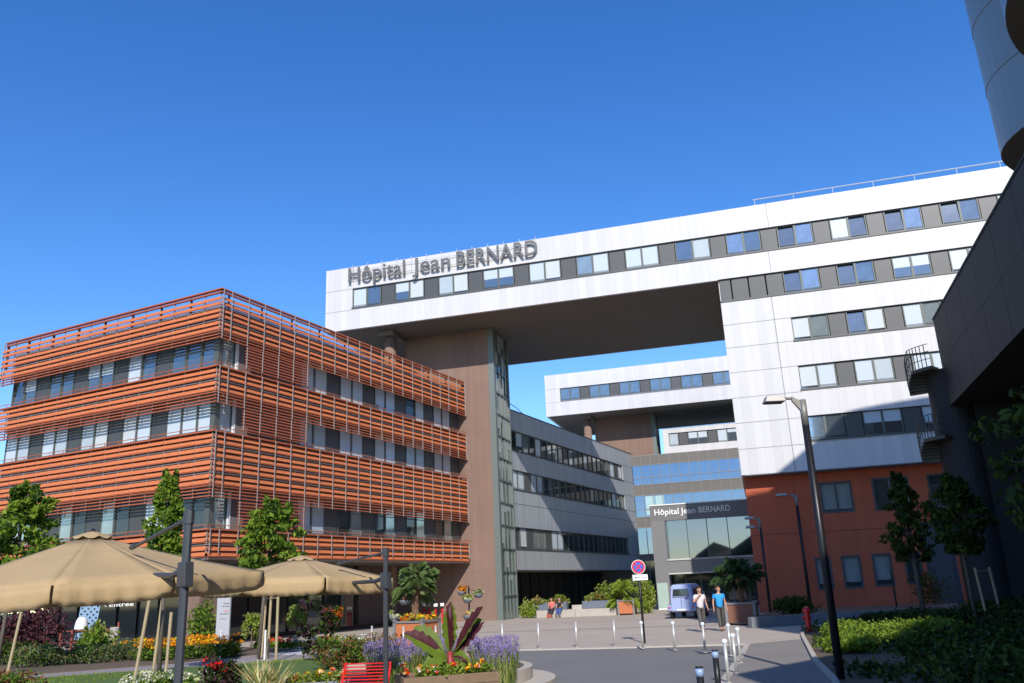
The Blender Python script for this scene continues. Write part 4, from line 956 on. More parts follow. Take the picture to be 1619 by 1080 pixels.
def palm(label, x, y, z0, trunk_h, fr_len, mats, seed, n=26, group=None, tr=.13):
    rg = random.Random(seed); n = int(n * .75); t = thing('fan_palm', label, 'palm', (x, y, z0), 0, group)
    pts = [(0, 0, 0)]; rad = [tr]
    for i in range(1, 12): pts.append((.02 * math.sin(i), 0, trunk_h * i / 11)); rad.append(tr * (1.0 + .12 * (i % 2)) * (1 + .25 * (i > 8)))
    MB().tube(pts, rad, 10).build('trunk', mat('palm_trunk', (.17, .09, .05), .9, 0, .25, 14, bump=.8), t)
    for i in range(n):
        a = i * 2.399 + rg.random() * .4; el = R(rg.uniform(-35, 78)) if i > 5 else R(rg.uniform(60, 85)); L = fr_len * rg.uniform(.75, 1.1)
        d = Vector((math.cos(a) * math.cos(el), math.sin(a) * math.cos(el), math.sin(el))); base = Vector((0, 0, trunk_h))
        hub = base + d * L * .5; side = d.cross(Vector((0, 0, 1))).normalized(); nrm = side.cross(d).normalized()
        mb = MB(); mb.tube([tuple(base), tuple(base + d * L * .25 + Vector((0, 0, .02))), tuple(hub)], [.014, .011, .008], 4, 1)
        NB = 21
        for k in range(NB):
            f = (k / (NB - 1) - .5) * R(200); dd = (d * math.cos(f) + side * math.sin(f)).normalized(); ln = L * .62 * (1 - .25 * abs(f) / R(100))
            pe = dd.cross(nrm).normalized() * .0065; m1_ = hub + dd * ln * .6 + nrm * .03; tip = hub + dd * ln - Vector((0, 0, ln * rg.uniform(.25, .6)))
            mb.add([tuple(hub), tuple(m1_ + pe), tuple(tip), tuple(m1_ - pe)], [(0, 1, 2), (0, 2, 3)], 0 if (k + i) % 3 else 2)
        mb.build('frond', [mats[0], mats[1], mats[2]], t)
    return t
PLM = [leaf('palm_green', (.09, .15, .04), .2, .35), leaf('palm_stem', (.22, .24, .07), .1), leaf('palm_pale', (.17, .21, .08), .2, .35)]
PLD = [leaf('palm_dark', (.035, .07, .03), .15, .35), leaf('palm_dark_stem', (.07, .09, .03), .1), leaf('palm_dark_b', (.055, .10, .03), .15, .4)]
p1 = square_planter('square_planter', 'orange and grey square planter with the sunlit palm', -4.15, 33.9, 1.32, .98, R(-24), 'square planters of the plaza')
leaves('flowers', [(RNG.uniform(-.55, .55), RNG.uniform(-.55, .55), RNG.uniform(1.0, 1.2), .12, .12, .1, 22) for i in range(26)], .08, [LG1, LG2, FOR, FYE, FRE, LY], p1)
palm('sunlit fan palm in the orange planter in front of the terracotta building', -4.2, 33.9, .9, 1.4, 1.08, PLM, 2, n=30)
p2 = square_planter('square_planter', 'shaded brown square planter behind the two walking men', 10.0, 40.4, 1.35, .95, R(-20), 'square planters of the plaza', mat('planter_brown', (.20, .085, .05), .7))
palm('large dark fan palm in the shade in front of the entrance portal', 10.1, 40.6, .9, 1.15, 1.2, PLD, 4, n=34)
p3 = square_planter('square_planter', 'orange square planter with a tufted palm before the grey wing', 7.05, 60.0, 1.15, .95, R(-15), 'square planters of the plaza')
palm('bushy green palm in the orange planter before the grey wing', 6.9, 60.2, .9, .35, 1.3, [LG1, LG2, LY2], 6, n=34, tr=.1)
shrub('variegated_bush', 'round yellow-variegated bush right of the orange planter', 'shrub', 8.4, 61.3, .05, .95, .8, 2.6, 2400, .12, [LY, LY2, LG1], sub=9)
shrub('variegated_bush', 'yellow-green bush behind the orange planter, left side', 'shrub', 5.8, 61.6, .05, .9, .7, 2.4, 1700, .12, [LY, LG1, LG2], sub=8)
shrub('variegated_bush', 'pale green bush at the foot of the glazed stair corner', 'shrub', .35, 62.3, .05, .75, .6, 1.35, 1700, .10, [LY, LG1, LY2], sub=8)
# long planters on a pale wall
wb_ = tag(strip('planter_wall', [(.95, 62.0), (3.6, 61.0), (6.4, 60.4)], .45, .03, .52, CONC), 'long pale concrete seat wall carrying slate planters, in front of the grey wing', 'wall')
for (x, y, L, rz, lab) in ((1.9, 62.05, 2.5, R(-20), 'slate-blue planter box on the seat wall, left one behind the seated people'), (5.25, 61.15, 2.3, R(-13), 'slate-blue planter box on the seat wall, right one beside the orange planter')):
    q = thing('slate_planter', lab, 'planter', (x, y, .53), rz, 'slate planter boxes on the seat wall')
    MB().box(-L / 2, L / 2, -.25, .25, 0, .5).build('box', mat('slate_blue', (.13, .15, .19), .6, 0, .06, 3), q, bevel=.02)
    leaves('foliage', [(RNG.uniform(-L / 2, L / 2), RNG.uniform(-.2, .2), RNG.uniform(.5, .85), .28, .25, .22, 75) for i in range(15)], .10, [LY, LG1, LG2, LY2, LBR], q)
MB().box(3.35, 4.05, 61.0, 61.5, .03, .8).build('wall_pier', CONC)
bpy.data.objects['wall_pier'].parent = wb_
# hanging baskets
def basket_post(label, x, y, bowls, h, base=True):
    t = thing('basket_post', label, 'flower post', (x, y, .035), 0, 'flower basket posts')
    MB().tube([(0, 0, 0), (0, 0, h)], .045, 8).build('post', BLACK, t)
    for (bx_, by, bz, r, ms) in bowls:
        b_ = MB().lathe(bx_, by, [(.02, bz - r * .9), (r * .6, bz - r * .8), (r * .95, bz - r * .3), (r, bz), (r * .8, bz)], 14).build('bowl', PGREY, t, smooth=True)
        MB().tube([(0, 0, bz + .25), (bx_, by, bz + .1)], .015, 5).build('arm', BLACK, t)
        leaves('flowers', [(bx_ + RNG.uniform(-r, r) * .8, by + RNG.uniform(-r, r) * .8, bz + RNG.uniform(-.05, .25), r * .35, r * .35, r * .3, 30) for i in range(9)], .09, ms, t)
basket_post('black post with three hanging flower baskets and a bowl in front of the brown tower', -3.0, 48.0, [(-.38, 0, 2.0, .26, [FRE, FOR, LG2]), (.52, 0, 1.85, .27, [LG1, LGR, FCR]), (-.05, -.3, 1.6, .27, [LY, FCR, LG1]), (0, 0, .75, .36, [FCR, FOR, LY])], 2.25)
basket_post('black post with a hanging flower basket behind the rear parasol mast', -5.35, 36.5, [(.38, 0, 1.75, .24, [FRE, FWH, LG2]), (-.05, -.1, 1.1, .2, [FCR, LG1, FWH])], 2.1)

# ---------------------------------------------------------------- parasols
def parasol(label, cx, cy, za, zeave, Rr, rot, tilt, val, mast, mast_h, strut_to, arm_z, mast_r=.047, verts=None):
    t = thing('cantilever_parasol', label, 'parasol', (mast[0], mast[1], 0), 0, 'beige cantilever parasols')
    ox, oy = mast[0], mast[1]; N = 8
    def ez(x, y): return zeave + tilt[0] * (x - cx) + tilt[1] * (y - cy)
    if verts:
        A_ = np.array([[v[0] - cx, v[1] - cy, 1] for v in verts]); so_ = np.linalg.lstsq(A_, np.array([v[2] for v in verts]), rcond=None)[0]
        def ez(x, y): return so_[0] * (x - cx) + so_[1] * (y - cy) + so_[2]
    ver = [(v[0], v[1]) for v in verts] if verts else [(cx + Rr * math.cos(rot + k * math.pi / 4), cy + Rr * math.sin(rot + k * math.pi / 4)) for k in range(N)]
    mb = MB(); M_ = 8; S = 6
    for k in range(N):       # each panel as its own grid, sagging between the ribs
        a, b = ver[k], ver[(k + 1) % N]; o = len(mb.v)
        for i in range(S + 1):
            f = .09 + .91 * i / S
            for j in range(M_ + 1):
                g_ = j / M_; x = cx + ((a[0] - cx) * (1 - g_) + (b[0] - cx) * g_) * f; y = cy + ((a[1] - cy) * (1 - g_) + (b[1] - cy) * g_) * f
                pin = 4 * g_ * (1 - g_)
                x -= (x - cx) * .035 * pin * f; y -= (y - cy) * .035 * pin * f
                z = za + (ez(x, y) - za) * (f ** .93) - .05 * pin * f * (1 - f * .4)
                mb.v.append((x - ox, y - oy, z))
        for i in range(S):
            for j in range(M_):
                p = o + i * (M_ + 1) + j; mb.f.append((p, p + M_ + 1, p + M_ + 2, p + 1)); mb.m.append(0)
    can = mb.build('canopy', CLOTH, t, smooth=True)
    sd_ = can.modifiers.new('t', 'SOLIDIFY'); sd_.thickness = .006
    vb = MB(); rg = random.Random(int(cx * 100))
    for k in range(N):
        a, b = ver[k], ver[(k + 1) % N]; J = 20; o = len(vb.v); ph = rg.random() * 6
        for j in range(J + 1):
            g_ = .012 + .976 * j / J; x = a[0] * (1 - g_) + b[0] * g_; y = a[1] * (1 - g_) + b[1] * g_; pin = 4 * g_ * (1 - g_)
            x -= (x - cx) * .035 * pin; y -= (y - cy) * .035 * pin
            z = ez(x, y); nx, ny = (x - cx) / Rr, (y - cy) / Rr
            e_ = min(g_, 1 - g_); vv = val * (.80 + .2 * min(1, e_ * 9)) * (1 + .10 * pin)
            wv = .018 * math.sin(j * 1.7 + ph) + .012 * math.sin(j * 3.1 + ph * 2)
            for q, (dz, outw) in enumerate(((0, .0), (.35, .015 + wv * .4), (.7, .012 + wv * .8), (1.0, -.005 + wv))):
                vb.v.append((x - ox + nx * outw, y - oy + ny * outw, z - vv * dz))
        for j in range(J):
            for q in range(3):
                p = o + j * 4 + q; vb.f.append((p, p + 1, p + 5, p + 4)); vb.m.append(0)
    va = vb.build('valance', CLOTH, t, smooth=True); s3 = va.modifiers.new('t', 'SOLIDIFY'); s3.thickness = .005
    # vent cap
    vc = MB(); S2 = 24; rc = Rr * .15
    for i, (rr_, dz) in enumerate(((0.001, .065), (rc * .5, .03), (rc, -.035))):
        for k in range(S2):
            an = rot + k * 2 * math.pi / S2; w_ = .022 * math.cos(k * 2 * math.pi / 3) if i == 2 else 0
            vc.v.append((cx - ox + rr_ * math.cos(an), cy - oy + rr_ * math.sin(an), za + dz - .03 + w_))
    for i in range(2):
        for k in range(S2): vc.f.append((i * S2 + k, i * S2 + (k + 1) % S2, (i + 1) * S2 + (k + 1) % S2, (i + 1) * S2 + k)); vc.m.append(0)
    vc.build('vent_cap', CLOTH, t, smooth=True)
    rb_ = MB()
    for k in range(N):
        x, y = ver[k]; rb_.tube([(cx - ox, cy - oy, za - .06), ((x + cx) / 2 - ox, (y + cy) / 2 - oy, (za + ez(x, y)) / 2 - .05), (x - ox, y - oy, ez(x, y) - .025)], .012, 5)
        rb_.tube([(cx - ox, cy - oy, za - .5), ((x * .5 + cx * .5) - ox, (y * .5 + cy * .5) - oy, (za + ez(x, y)) / 2 - .06)], .009, 5)
    rb_.build('ribs', BLACK, t)
    MB().tube([(cx - ox, cy - oy, za - .62), (cx - ox, cy - oy, za + .05)], .03, 8).lathe(cx - ox, cy - oy, [(.001, za + .075), (.022, za + .06), (.02, za + .03)], 8).build('hub', BLACK, t)
    ms_ = MB(); ms_.tube([(0, 0, 0), (0, 0, mast_h)], mast_r, 8); ms_.build('mast', MAST, t)
    MB().tube([(0, 0, mast_h - .12), (0, 0, mast_h + .03)], mast_r * 1.25, 8).build('mast_cap', MAST, t)
    d = Vector((cx - ox, cy - oy, 0)).normalized(); sx, sy = -d.y, d.x
    br_ = MB(); h = .14
    q = lambda a, b, z: (d.x * a + sx * b, d.y * a + sy * b, z)
    br_.hexa([q(-.10, -.058, arm_z - h), q(.09, -.058, arm_z - h), q(.09, .058, arm_z - h), q(-.10, .058, arm_z - h), q(-.08, -.058, arm_z + h), q(.09, -.058, arm_z + h), q(.09, .058, arm_z + h), q(-.08, .058, arm_z + h)])
    br_.build('bracket', MAST, t, bevel=.012)
    MB().tube([q(.05, 0, arm_z + .05), q(.3, 0, arm_z + .0), (cx - ox, cy - oy, za - .55)], [.045, .035, .03], 8).build('arm', MAST, t)
    MB().tube([(0, 0, mast_h - .05), (strut_to[0] - ox, strut_to[1] - oy, strut_to[2])], .022, 8).tube([(strut_to[0] - ox, strut_to[1] - oy, strut_to[2] + .01), (strut_to[0] - ox + d.x * .12, strut_to[1] - oy + d.y * .12, strut_to[2] - .01)], .035, 6).build('strut', MAST, t)
    MB().box(-.4, .4, -.4, .4, 0.0, .12).build('base_slab', CONC, t)
    return t
near_v = [(-5.17, 9.5, 2.22), (-4.16, 10.3, 2.42), (-3.59, 12.0, 2.38), (-4.55, 13.45, 2.38), (-6.35, 13.7, 2.35), (-7.6, 12.9, 2.3), (-8.0, 11.2, 2.22), (-6.95, 9.75, 2.18)]
parasol('large near beige parasol filling the left edge, on the thick mast', -5.84, 11.6, 2.98, 2.17, 1.72, 0, (0, 0), .24, (-3.87, 9.9), 3.02, (-4.92, 10.9, 2.74), 2.33, .053, near_v)
parasol('beige parasol farther back, on the thin mast behind the red bench', -4.35, 17.0, 2.80, 2.37, 1.9, R(-18), (-.02, 0), .28, (-2.4, 15.2), 2.78, (-3.39, 16.2, 2.62), 2.25, .045)

# ---------------------------------------------------------------- lamps
def lamp(label, x, y, h, arm, head, r=.075, double=False):
    t = thing('street_lamp', label, 'street lamp', (x, y, .03), 0, 'street lamps')
    MB().tube([(0, 0, 0), (.03, 0, h * .9)], [r * 1.15, r], 12).build('pole', BLACK, t, smooth=True)
    MB().tube([(.03, 0, h * .9), (.033, 0, h)], r * 1.02, 12).build('pole_top', mat('lamp_grey', (.24, .225, .20), .5, .3), t, smooth=True)
    for k, dz in enumerate((0, -.5) if double else (0,)):
        MB().hexa([(-.02, -.05, h - .28 + dz), (.02, -.05, h - .3 + dz), (.02, .05, h - .3 + dz), (-.02, .05, h - .28 + dz), (-.02, -.04, h - .02 + dz), (.02, -.04, h - .02 + dz), (.02, .04, h - .02 + dz), (-.02, .04, h - .02 + dz)]).hexa(
            [(-arm * .5, -.035, h - .02 + dz), (0, -.04, h - .28 + dz), (0, .04, h - .28 + dz), (-arm * .5, .035, h - .02 + dz), (-arm * .5, -.035, h + .08 + dz), (0, -.04, h - .04 + dz), (0, .04, h - .04 + dz), (-arm * .5, .035, h + .08 + dz)]).tube([(-arm * .42, 0, h + .03 + dz), (-arm * .95, 0, h + .05 + dz)], .03, 6).build('arm', mat('lamp_grey', (.24, .225, .20)), t)
        a, b = -arm - head, -arm + .02
        MB().hexa([(a, -.15, h - .03 + dz), (b, -.15, h - .03 + dz), (b, .15, h - .03 + dz), (a, .15, h - .03 + dz), (a + .06, -.11, h + .10 + dz), (b - .02, -.11, h + .10 + dz), (b - .02, .11, h + .10 + dz), (a + .06, .11, h + .10 + dz)]).build('head', mat('lamp_head', (.42, .38, .34), .5, .2), t, bevel=.01)
        MB().box(a + .03, b - .03, -.13, .13, h - .045 + dz, h - .031 + dz).build('lens', BLACK, t)
lamp('tall street lamp nearest the camera beside the pavement kerb', 6.15, 17.65, 5.62, .38, .42)
lamp('dark street lamp in front of the red wall behind the hydrant', 16.68, 51.2, 6.75, .55, .62, .085)
lamp('small double-headed street lamp at the left edge of the red wall', 13.65, 48.8, 5.3, .35, .45, .07, True)
# sign pole
sp1 = thing('no_stopping_sign', 'round blue and red no-stopping sign with a white plate on a black pole', 'traffic sign', (4.11, 30.63, .035), R(-8))
MB().tube([(0, 0, 0), (.0, 0, 2.72)], .042, 10).build('pole', BLACK, sp1, smooth=True)
def disc(r, y0, y1, z, m, nm, x=0):
    mb = MB(); n = 40
    mb.add([(x + r * math.cos(6.2832 * k / n), y, z + r * math.sin(6.2832 * k / n)) for y in (y0, y1) for k in range(n)], [tuple(range(n)), tuple(range(2 * n - 1, n - 1, -1))] + [(k, n + k, n + (k + 1) % n, (k + 1) % n) for k in range(n)])
    return mb.build(nm, m, sp1)
RSG = mat('sign_red', (.65, .02, .035), .4); BSG = mat('sign_blue', (.03, .12, .60), .4)
disc(.245, -.07, -.05, 2.55, WPAINT, 'rim'); disc(.225, -.076, -.0701, 2.55, RSG, 'red_ring'); disc(.165, -.082, -.0761, 2.55, BSG, 'blue_disc')
xx = MB(); c_, s_ = math.cos(R(45)), math.sin(R(45))
for sg_, yy in ((1, -.088), (-1, -.0885)):
    a = .168; w2 = .022
    pts = [(-a, -w2), (a, -w2), (a, w2), (-a, w2)]
    rot_ = [(x * c_ - y * s_ * sg_, x * s_ * sg_ + y * c_) for x, y in pts]
    xx.add([(x, yy, 2.55 + z) for x, z in rot_] + [(x, -.082, 2.55 + z) for x, z in rot_], [(0, 1, 2, 3), (0, 4, 5, 1), (1, 5, 6, 2), (2, 6, 7, 3), (3, 7, 4, 0)])
xx.build('red_cross', RSG, sp1)
MB().box(-.23, .3, -.07, -.055, 2.09, 2.29).build('plate', WPAINT, sp1, bevel=.01)
link('lettering', lettering('15 m', .17, .07, .004, BLACK), sp1, (.08, -.073, 2.155))
MB().add([(-.17, -.074, 2.19), (-.11, -.074, 2.155), (-.11, -.074, 2.225)], [(0, 1, 2)]).box(-.125, .03, -.075, -.071, 2.182, 2.198).build('arrow', BLACK, sp1)
# totem sign
tt = thing('totem_sign', 'tall narrow pale grey direction sign with red and black lettering beside the coneflowers', 'sign', (-11.35, 33.0, .05), R(12))
MB().box(-.24, .24, -.06, .06, 0, 2.35).build('panel', mat('totem_grey', (.40, .41, .44), .5, .1), tt, bevel=.01)
MB().box(.24, .27, -.055, .055, 0, 2.34).build('edge', mat('totem_edge', (.12, .13, .13), .5), tt)
for txt, wd, cap, x, z, m_ in (('URGENCES', .36, .075, -.18, 2.16, RSG), ('Entrée', .20, .05, 0.0, 1.90, BLACK), ('Accueil', .26, .05, -.06, 1.80, BLACK), ('Parking', .18, .05, 0.0, 1.63, RSG), ('Consultations', .32, .05, -.12, 1.53, BLACK), ('Visiteurs', .24, .04, -.12, 1.36, LGREY)):
    link('lettering', lettering(txt, wd, cap, .004, m_), tt, (x, -.064, z))
for x, y, lab in ((-11.15, 32.3, 'thin white post right of the totem sign'), (-9.05, 30.7, 'thin white post among the three stakes')):
    o = MB().tube([(0, 0, 0), (0, 0, .95)], .035, 8).lathe(0, 0, [(.036, .9), (.04, .93), (.03, .97), (.001, .98)], 8).build('white_post', WPAINT); o.location = (x, y, .05); tag(o, lab, 'post', 'thin white posts')

# ---------------------------------------------------------------- bollards
def make_bollard(ball=True, dark=False, h=.82, r=.038):
    t = thing('bollard', '', 'bollard', (0, 0, 0))
    MB().tube([(0, 0, 0), (0, 0, h - .06 if ball else h)], r, 14).build('tube', BLACK if dark else STEEL, t, smooth=True)
    if ball and not dark: MB().lathe(0, 0, [(.03, h - .1), (.05, h - .075), (.062, h - .045), (.058, h - .015), (.03, h + .012), (.001, h + .015)], 14).build('cap', mat('cap_white', (.7, .73, .75), .35), t, smooth=True)
    elif dark:
        MB().tube([(0, 0, h - .06), (0, 0, h + .04)], r * 1.12, 14).build('band', mat('band_blue', (.28, .38, .55), .3), t, smooth=True)
        MB().tube([(0, 0, h + .04), (0, 0, h + .065)], r * 1.05, 14).build('cap', BLACK, t, smooth=True)
    else: MB().lathe(0, 0, [(r, h - .001), (r * .8, h + .01), (.001, h + .015)], 14).build('cap', STEEL, t, smooth=True)
    MB().tube([(0, 0, 0), (0, 0, .02)], r * 1.6, 14).build('collar', STEEL if not dark else BLACK, t)
    return t
groups = [
    (make_bollard(False), 'steel bollards along the plaza edge', [(-8.6, 35.94, 'plain steel bollard behind the dark shrub, leftmost of the row'), (-6.08, 35.0, 'plain steel bollard left of the sunlit palm planter'),
        (-4.55, 33.0, 'plain steel bollard in front of the sunlit palm planter'), (-3.3, 32.6, 'plain steel bollard behind the banana plant'), (-.81, 31.38, 'plain steel bollard just right of the banana plant'),
        (.46, 30.46, 'plain steel bollard, second to the right of the banana plant'), (1.75, 30.26, 'plain steel bollard below the seated people, middle of the open stretch'), (3.02, 29.9, 'plain steel bollard nearest left of the no-stopping sign')]),
    (make_bollard(True), 'white-capped steel bollards', [(3.72, 28.18, 'white-capped bollard touching the sign pole'), (4.53, 27.0, 'white-capped bollard under the blue van'), (5.15, 25.59, 'white-capped bollard at the feet of the man in white'),
        (5.56, 24.19, 'white-capped bollard at the feet of the man in blue'), (5.29, 22.06, 'white-capped bollard, rightmost beside the pavement'), (4.6, 19.67, 'white-capped bollard between the rightmost pair'), (4.02, 17.95, 'nearest white-capped bollard, cut by the frame bottom')]),
    (make_bollard(True, True, .8, .05), 'dark bollards with pale blue bands', [(3.14, 14.81, 'dark bollard with pale blue band, the taller showing one near the frame bottom'), (2.33, 12.1, 'dark bollard with pale blue band, lowest in the frame')])]
for proto, grp, items in groups:
    for i, (x, y, lab) in enumerate(items):
        o = proto if i == 0 else copy_tree(proto)
        o.location = (x, y, .035); tag(o, lab, 'bollard', grp)
# hydrant
hyd = thing('fire_hydrant', 'red fire hydrant at the corner of the shaded bed', 'hydrant', (10.55, 32.9, .03))
MB().tube([(0, 0, 0), (0, 0, .72)], .095, 14).tube([(0, 0, 0), (0, 0, .06)], .15, 14).tube([(0, 0, .5), (0, 0, .56)], .13, 14).build('barrel', RED, hyd, smooth=False)
MB().lathe(0, 0, [(.15, .72), (.15, .8), (.11, .86), (.05, .89), (.001, .9)], 14).build('bonnet', RED, hyd, smooth=True)
MB().tube([(-.2, 0, .5), (.12, 0, .5)], .05, 10).tube([(0, 0, .35), (0, -.17, .35)], .055, 10).build('outlet', RED, hyd)
# thin posts before the red wall
for x, y, h, lab in ((18.55, 43.8, 1.8, 'thin black post in front of the red wall, right of the near lamp post'), (15.05, 43.5, 1.6, 'thin black post in front of the red wall, left of the near lamp post')):
    o = MB().tube([(0, 0, 0), (0, 0, h)], .05, 8).tube([(0, 0, h), (0, 0, h + .06)], .06, 8).build('black_post', BLACK); o.location = (x, y, .3); tag(o, lab, 'post', 'thin black posts before the red wall')
# beehive, little red fence, stone cylinder
bh = thing('beehive', 'white domed straw-hive ornament on a dark stand before the ground-floor glass', 'ornament', (-20.75, 41.0, .35))
MB().lathe(0, 0, [(.30, .75), (.29, .9), (.25, 1.1), (.19, 1.24), (.1, 1.3), (.001, 1.31)], 18).build('dome', WPAINT, bh, smooth=True)
MB().box(-.25, .25, -.2, .2, .6, .74).tube([(-.2, 0, 0), (-.2, 0, .6)], .03, 6).tube([(.2, 0, 0), (.2, 0, .6)], .03, 6).build('stand', BLACK, bh)
fn = thing('red_fence', 'small rust-red wooden fence around the beehive', 'fence', (-21.0, 40.3, .1), R(8)); RW = mat('rust_red', (.32, .07, .04), .7)
for i in range(6): MB().tube([(i * .5 - .3, 0, 0), (i * .5 - .3, 0, 1.25 if i in (5,) else 1.0)], .045, 6).build('post', RW, fn)
MB().tube([(-.3, 0, .95), (2.2, 0, .95)], .025, 5).tube([(-.3, 0, .45), (2.2, 0, .45)], .025, 5).build('rails', RW, fn)
o = MB().lathe(0, 0, [(.2, 0), (.2, .75), (.17, .8), (.001, .8)], 16).build('stone_cylinder', CONC); o.location = (-18.7, 40.0, .35); tag(o, 'short pale stone cylinder among the flowers at the dark glass', 'stone post')

# ---------------------------------------------------------------- blue van
VB = mat('van_blue', (.36, .42, .62), .35, 0, .04, 2, coat=.4)
van = thing('vintage_van', 'pale blue vintage van seen from behind near the entrance portal', 'van', (9.55, 50.9, .04), R(-24))
# local: x right, y forward; rear at y=-1.7
def loft(secs, m, name, parent, cap=True):
    n = len(secs[0]); mb = MB(); mb.v = [p for s in secs for p in s]
    for i in range(len(secs) - 1):
        for k in range(n): mb.f.append((i * n + k, i * n + (k + 1) % n, (i + 1) * n + (k + 1) % n, (i + 1) * n + k)); mb.m.append(0)
    mb.f += [tuple(reversed(range(n))), tuple((len(secs) - 1) * n + k for k in range(n))]; mb.m += [0, 0]
    return mb.build(name, m, parent, bevel=.03)
def sect(y, hw, z0, z1, top=.12, tum=.06):
    return [(-hw, y, z0), (hw, y, z0), (hw, y, z0 + (z1 - z0) * .55), (hw - tum, y, z1 - top), (hw - tum - top, y, z1), (-hw + tum + top, y, z1), (-hw + tum, y, z1 - top), (-hw, y, z0 + (z1 - z0) * .55)]
loft([sect(-1.62, .60, .42, 1.72), sect(-1.5, .66, .36, 1.84), sect(.2, .68, .34, 1.88), sect(.75, .66, .34, 1.8), sect(.98, .62, .34, 1.25, .08), sect(1.55, .48, .36, 1.0, .1), sect(1.9, .34, .42, .86, .1)], VB, 'body', van)
MB().hexa([(-.47, -1.655, 1.22), (.47, -1.655, 1.22), (.47, -1.60, 1.22), (-.47, -1.60, 1.22), (-.43, -1.635, 1.6), (.43, -1.635, 1.6), (.43, -1.58, 1.6), (-.43, -1.58, 1.6)]).build('rear_window', GLASSD, van, bevel=.02)
for a_, b_ in ((-1.25, -.55), (-.35, .35)):
    for x_ in (.655, -.70): MB().box(x_, x_ + .045, a_, b_, 1.2, 1.6).build('side_window', GLASSD, van, bevel=.01)
for x_ in (-1, 1): MB().tube([(x_ * .66, .55, 1.25), (x_ * .84, .5, 1.3)], .012, 5).tube([(x_ * .84, .5, 1.22), (x_ * .84, .5, 1.4)], .05, 8).build('mirror', STEEL, van)
MB().box(-.004, .004, -1.66, -1.6, .56, 1.18).box(-.5, .5, -1.655, -1.6, 1.165, 1.175).build('door_gap', BLACK, van)
MB().box(-.55, .55, -1.74, -1.64, .42, .54).build('bumper', VB, van, bevel=.02)
for sx_ in (-1, 1):
    fd = MB()
    fd.tube([(sx_ * .72, -1.62, .42), (sx_ * .74, -1.5, .62), (sx_ * .74, -1.15, .74), (sx_ * .74, -.8, .62), (sx_ * .73, -.7, .42)], .12, 10).build('rear_fender', VB, van, smooth=True)
    MB().tube([(sx_ * .60, 1.2, .42), (sx_ * .62, 1.3, .66), (sx_ * .62, 1.55, .74), (sx_ * .6, 1.85, .6)], .12, 10).build('front_fender', VB, van, smooth=True)
    MB().tube([(sx_ * .68, -1.745, .62), (sx_ * .68, -1.70, .62)], .05, 10).build('tail_lamp', RSG, van)
    for y in (-1.15, 1.5):
        w_ = MB().tube([(sx_ * .60, y, .30), (sx_ * .76, y, .30)], .30, 20).build('wheel', mat('tyre', (.02, .02, .02), .8), van)
        MB().tube([(sx_ * .765, y, .30), (sx_ * .775, y, .30)], .16, 14).build('hub_cap', STEEL, w_)
MB().box(-.26, .26, -1.755, -1.742, .44, .53).build('number_plate', WPAINT, van)
MB().box(.22, .42, -1.66, -1.645, 1.05, 1.13).build('emblem', mat('van_purple', (.15, .08, .35), .5), van)

# ---------------------------------------------------------------- people
SKIN = mat('skin', (.50, .27, .18), .5, 0, .05, 8); HAIR = mat('hair', (.055, .032, .02), .8, 0, .2, 20)
def hand(nodes, edges_, wrist_i, w, dirv, side, curl=.3, s=1.0):
    """palm and five separate fingers grown from the wrist node"""
    d = Vector(dirv).normalized(); sd_ = Vector(side).normalized(); nr = d.cross(sd_)
    p = Vector(w) + d * .045 * s; pi_ = len(nodes); nodes.append((tuple(p), (.036 * s, .020 * s))); edges_.append((wrist_i, pi_))
    for k, (off, ln) in enumerate(((-.028, .066), (-.010, .078), (.010, .073), (.027, .058))):
        b = p + sd_ * off * s + d * .04 * s; i0 = len(nodes); nodes.append((tuple(b), .0095 * s)); edges_.append((pi_, i0))
        m_ = b + (d * math.cos(curl) + nr * math.sin(curl)) * ln * .5 * s; nodes.append((tuple(m_), .0088 * s)); edges_.append((i0, i0 + 1))
        e = m_ + (d * math.cos(curl * 2.2) + nr * math.sin(curl * 2.2)) * ln * .5 * s; nodes.append((tuple(e), .007 * s)); edges_.append((i0 + 1, i0 + 2))
    b = p - d * .02 * s - sd_ * .035 * s; i0 = len(nodes); nodes.append((tuple(b), .012 * s)); edges_.append((pi_, i0))
    nodes.append((tuple(b + (d * .7 - sd_ * .7) * .04 * s), .0095 * s)); edges_.append((i0, i0 + 1))
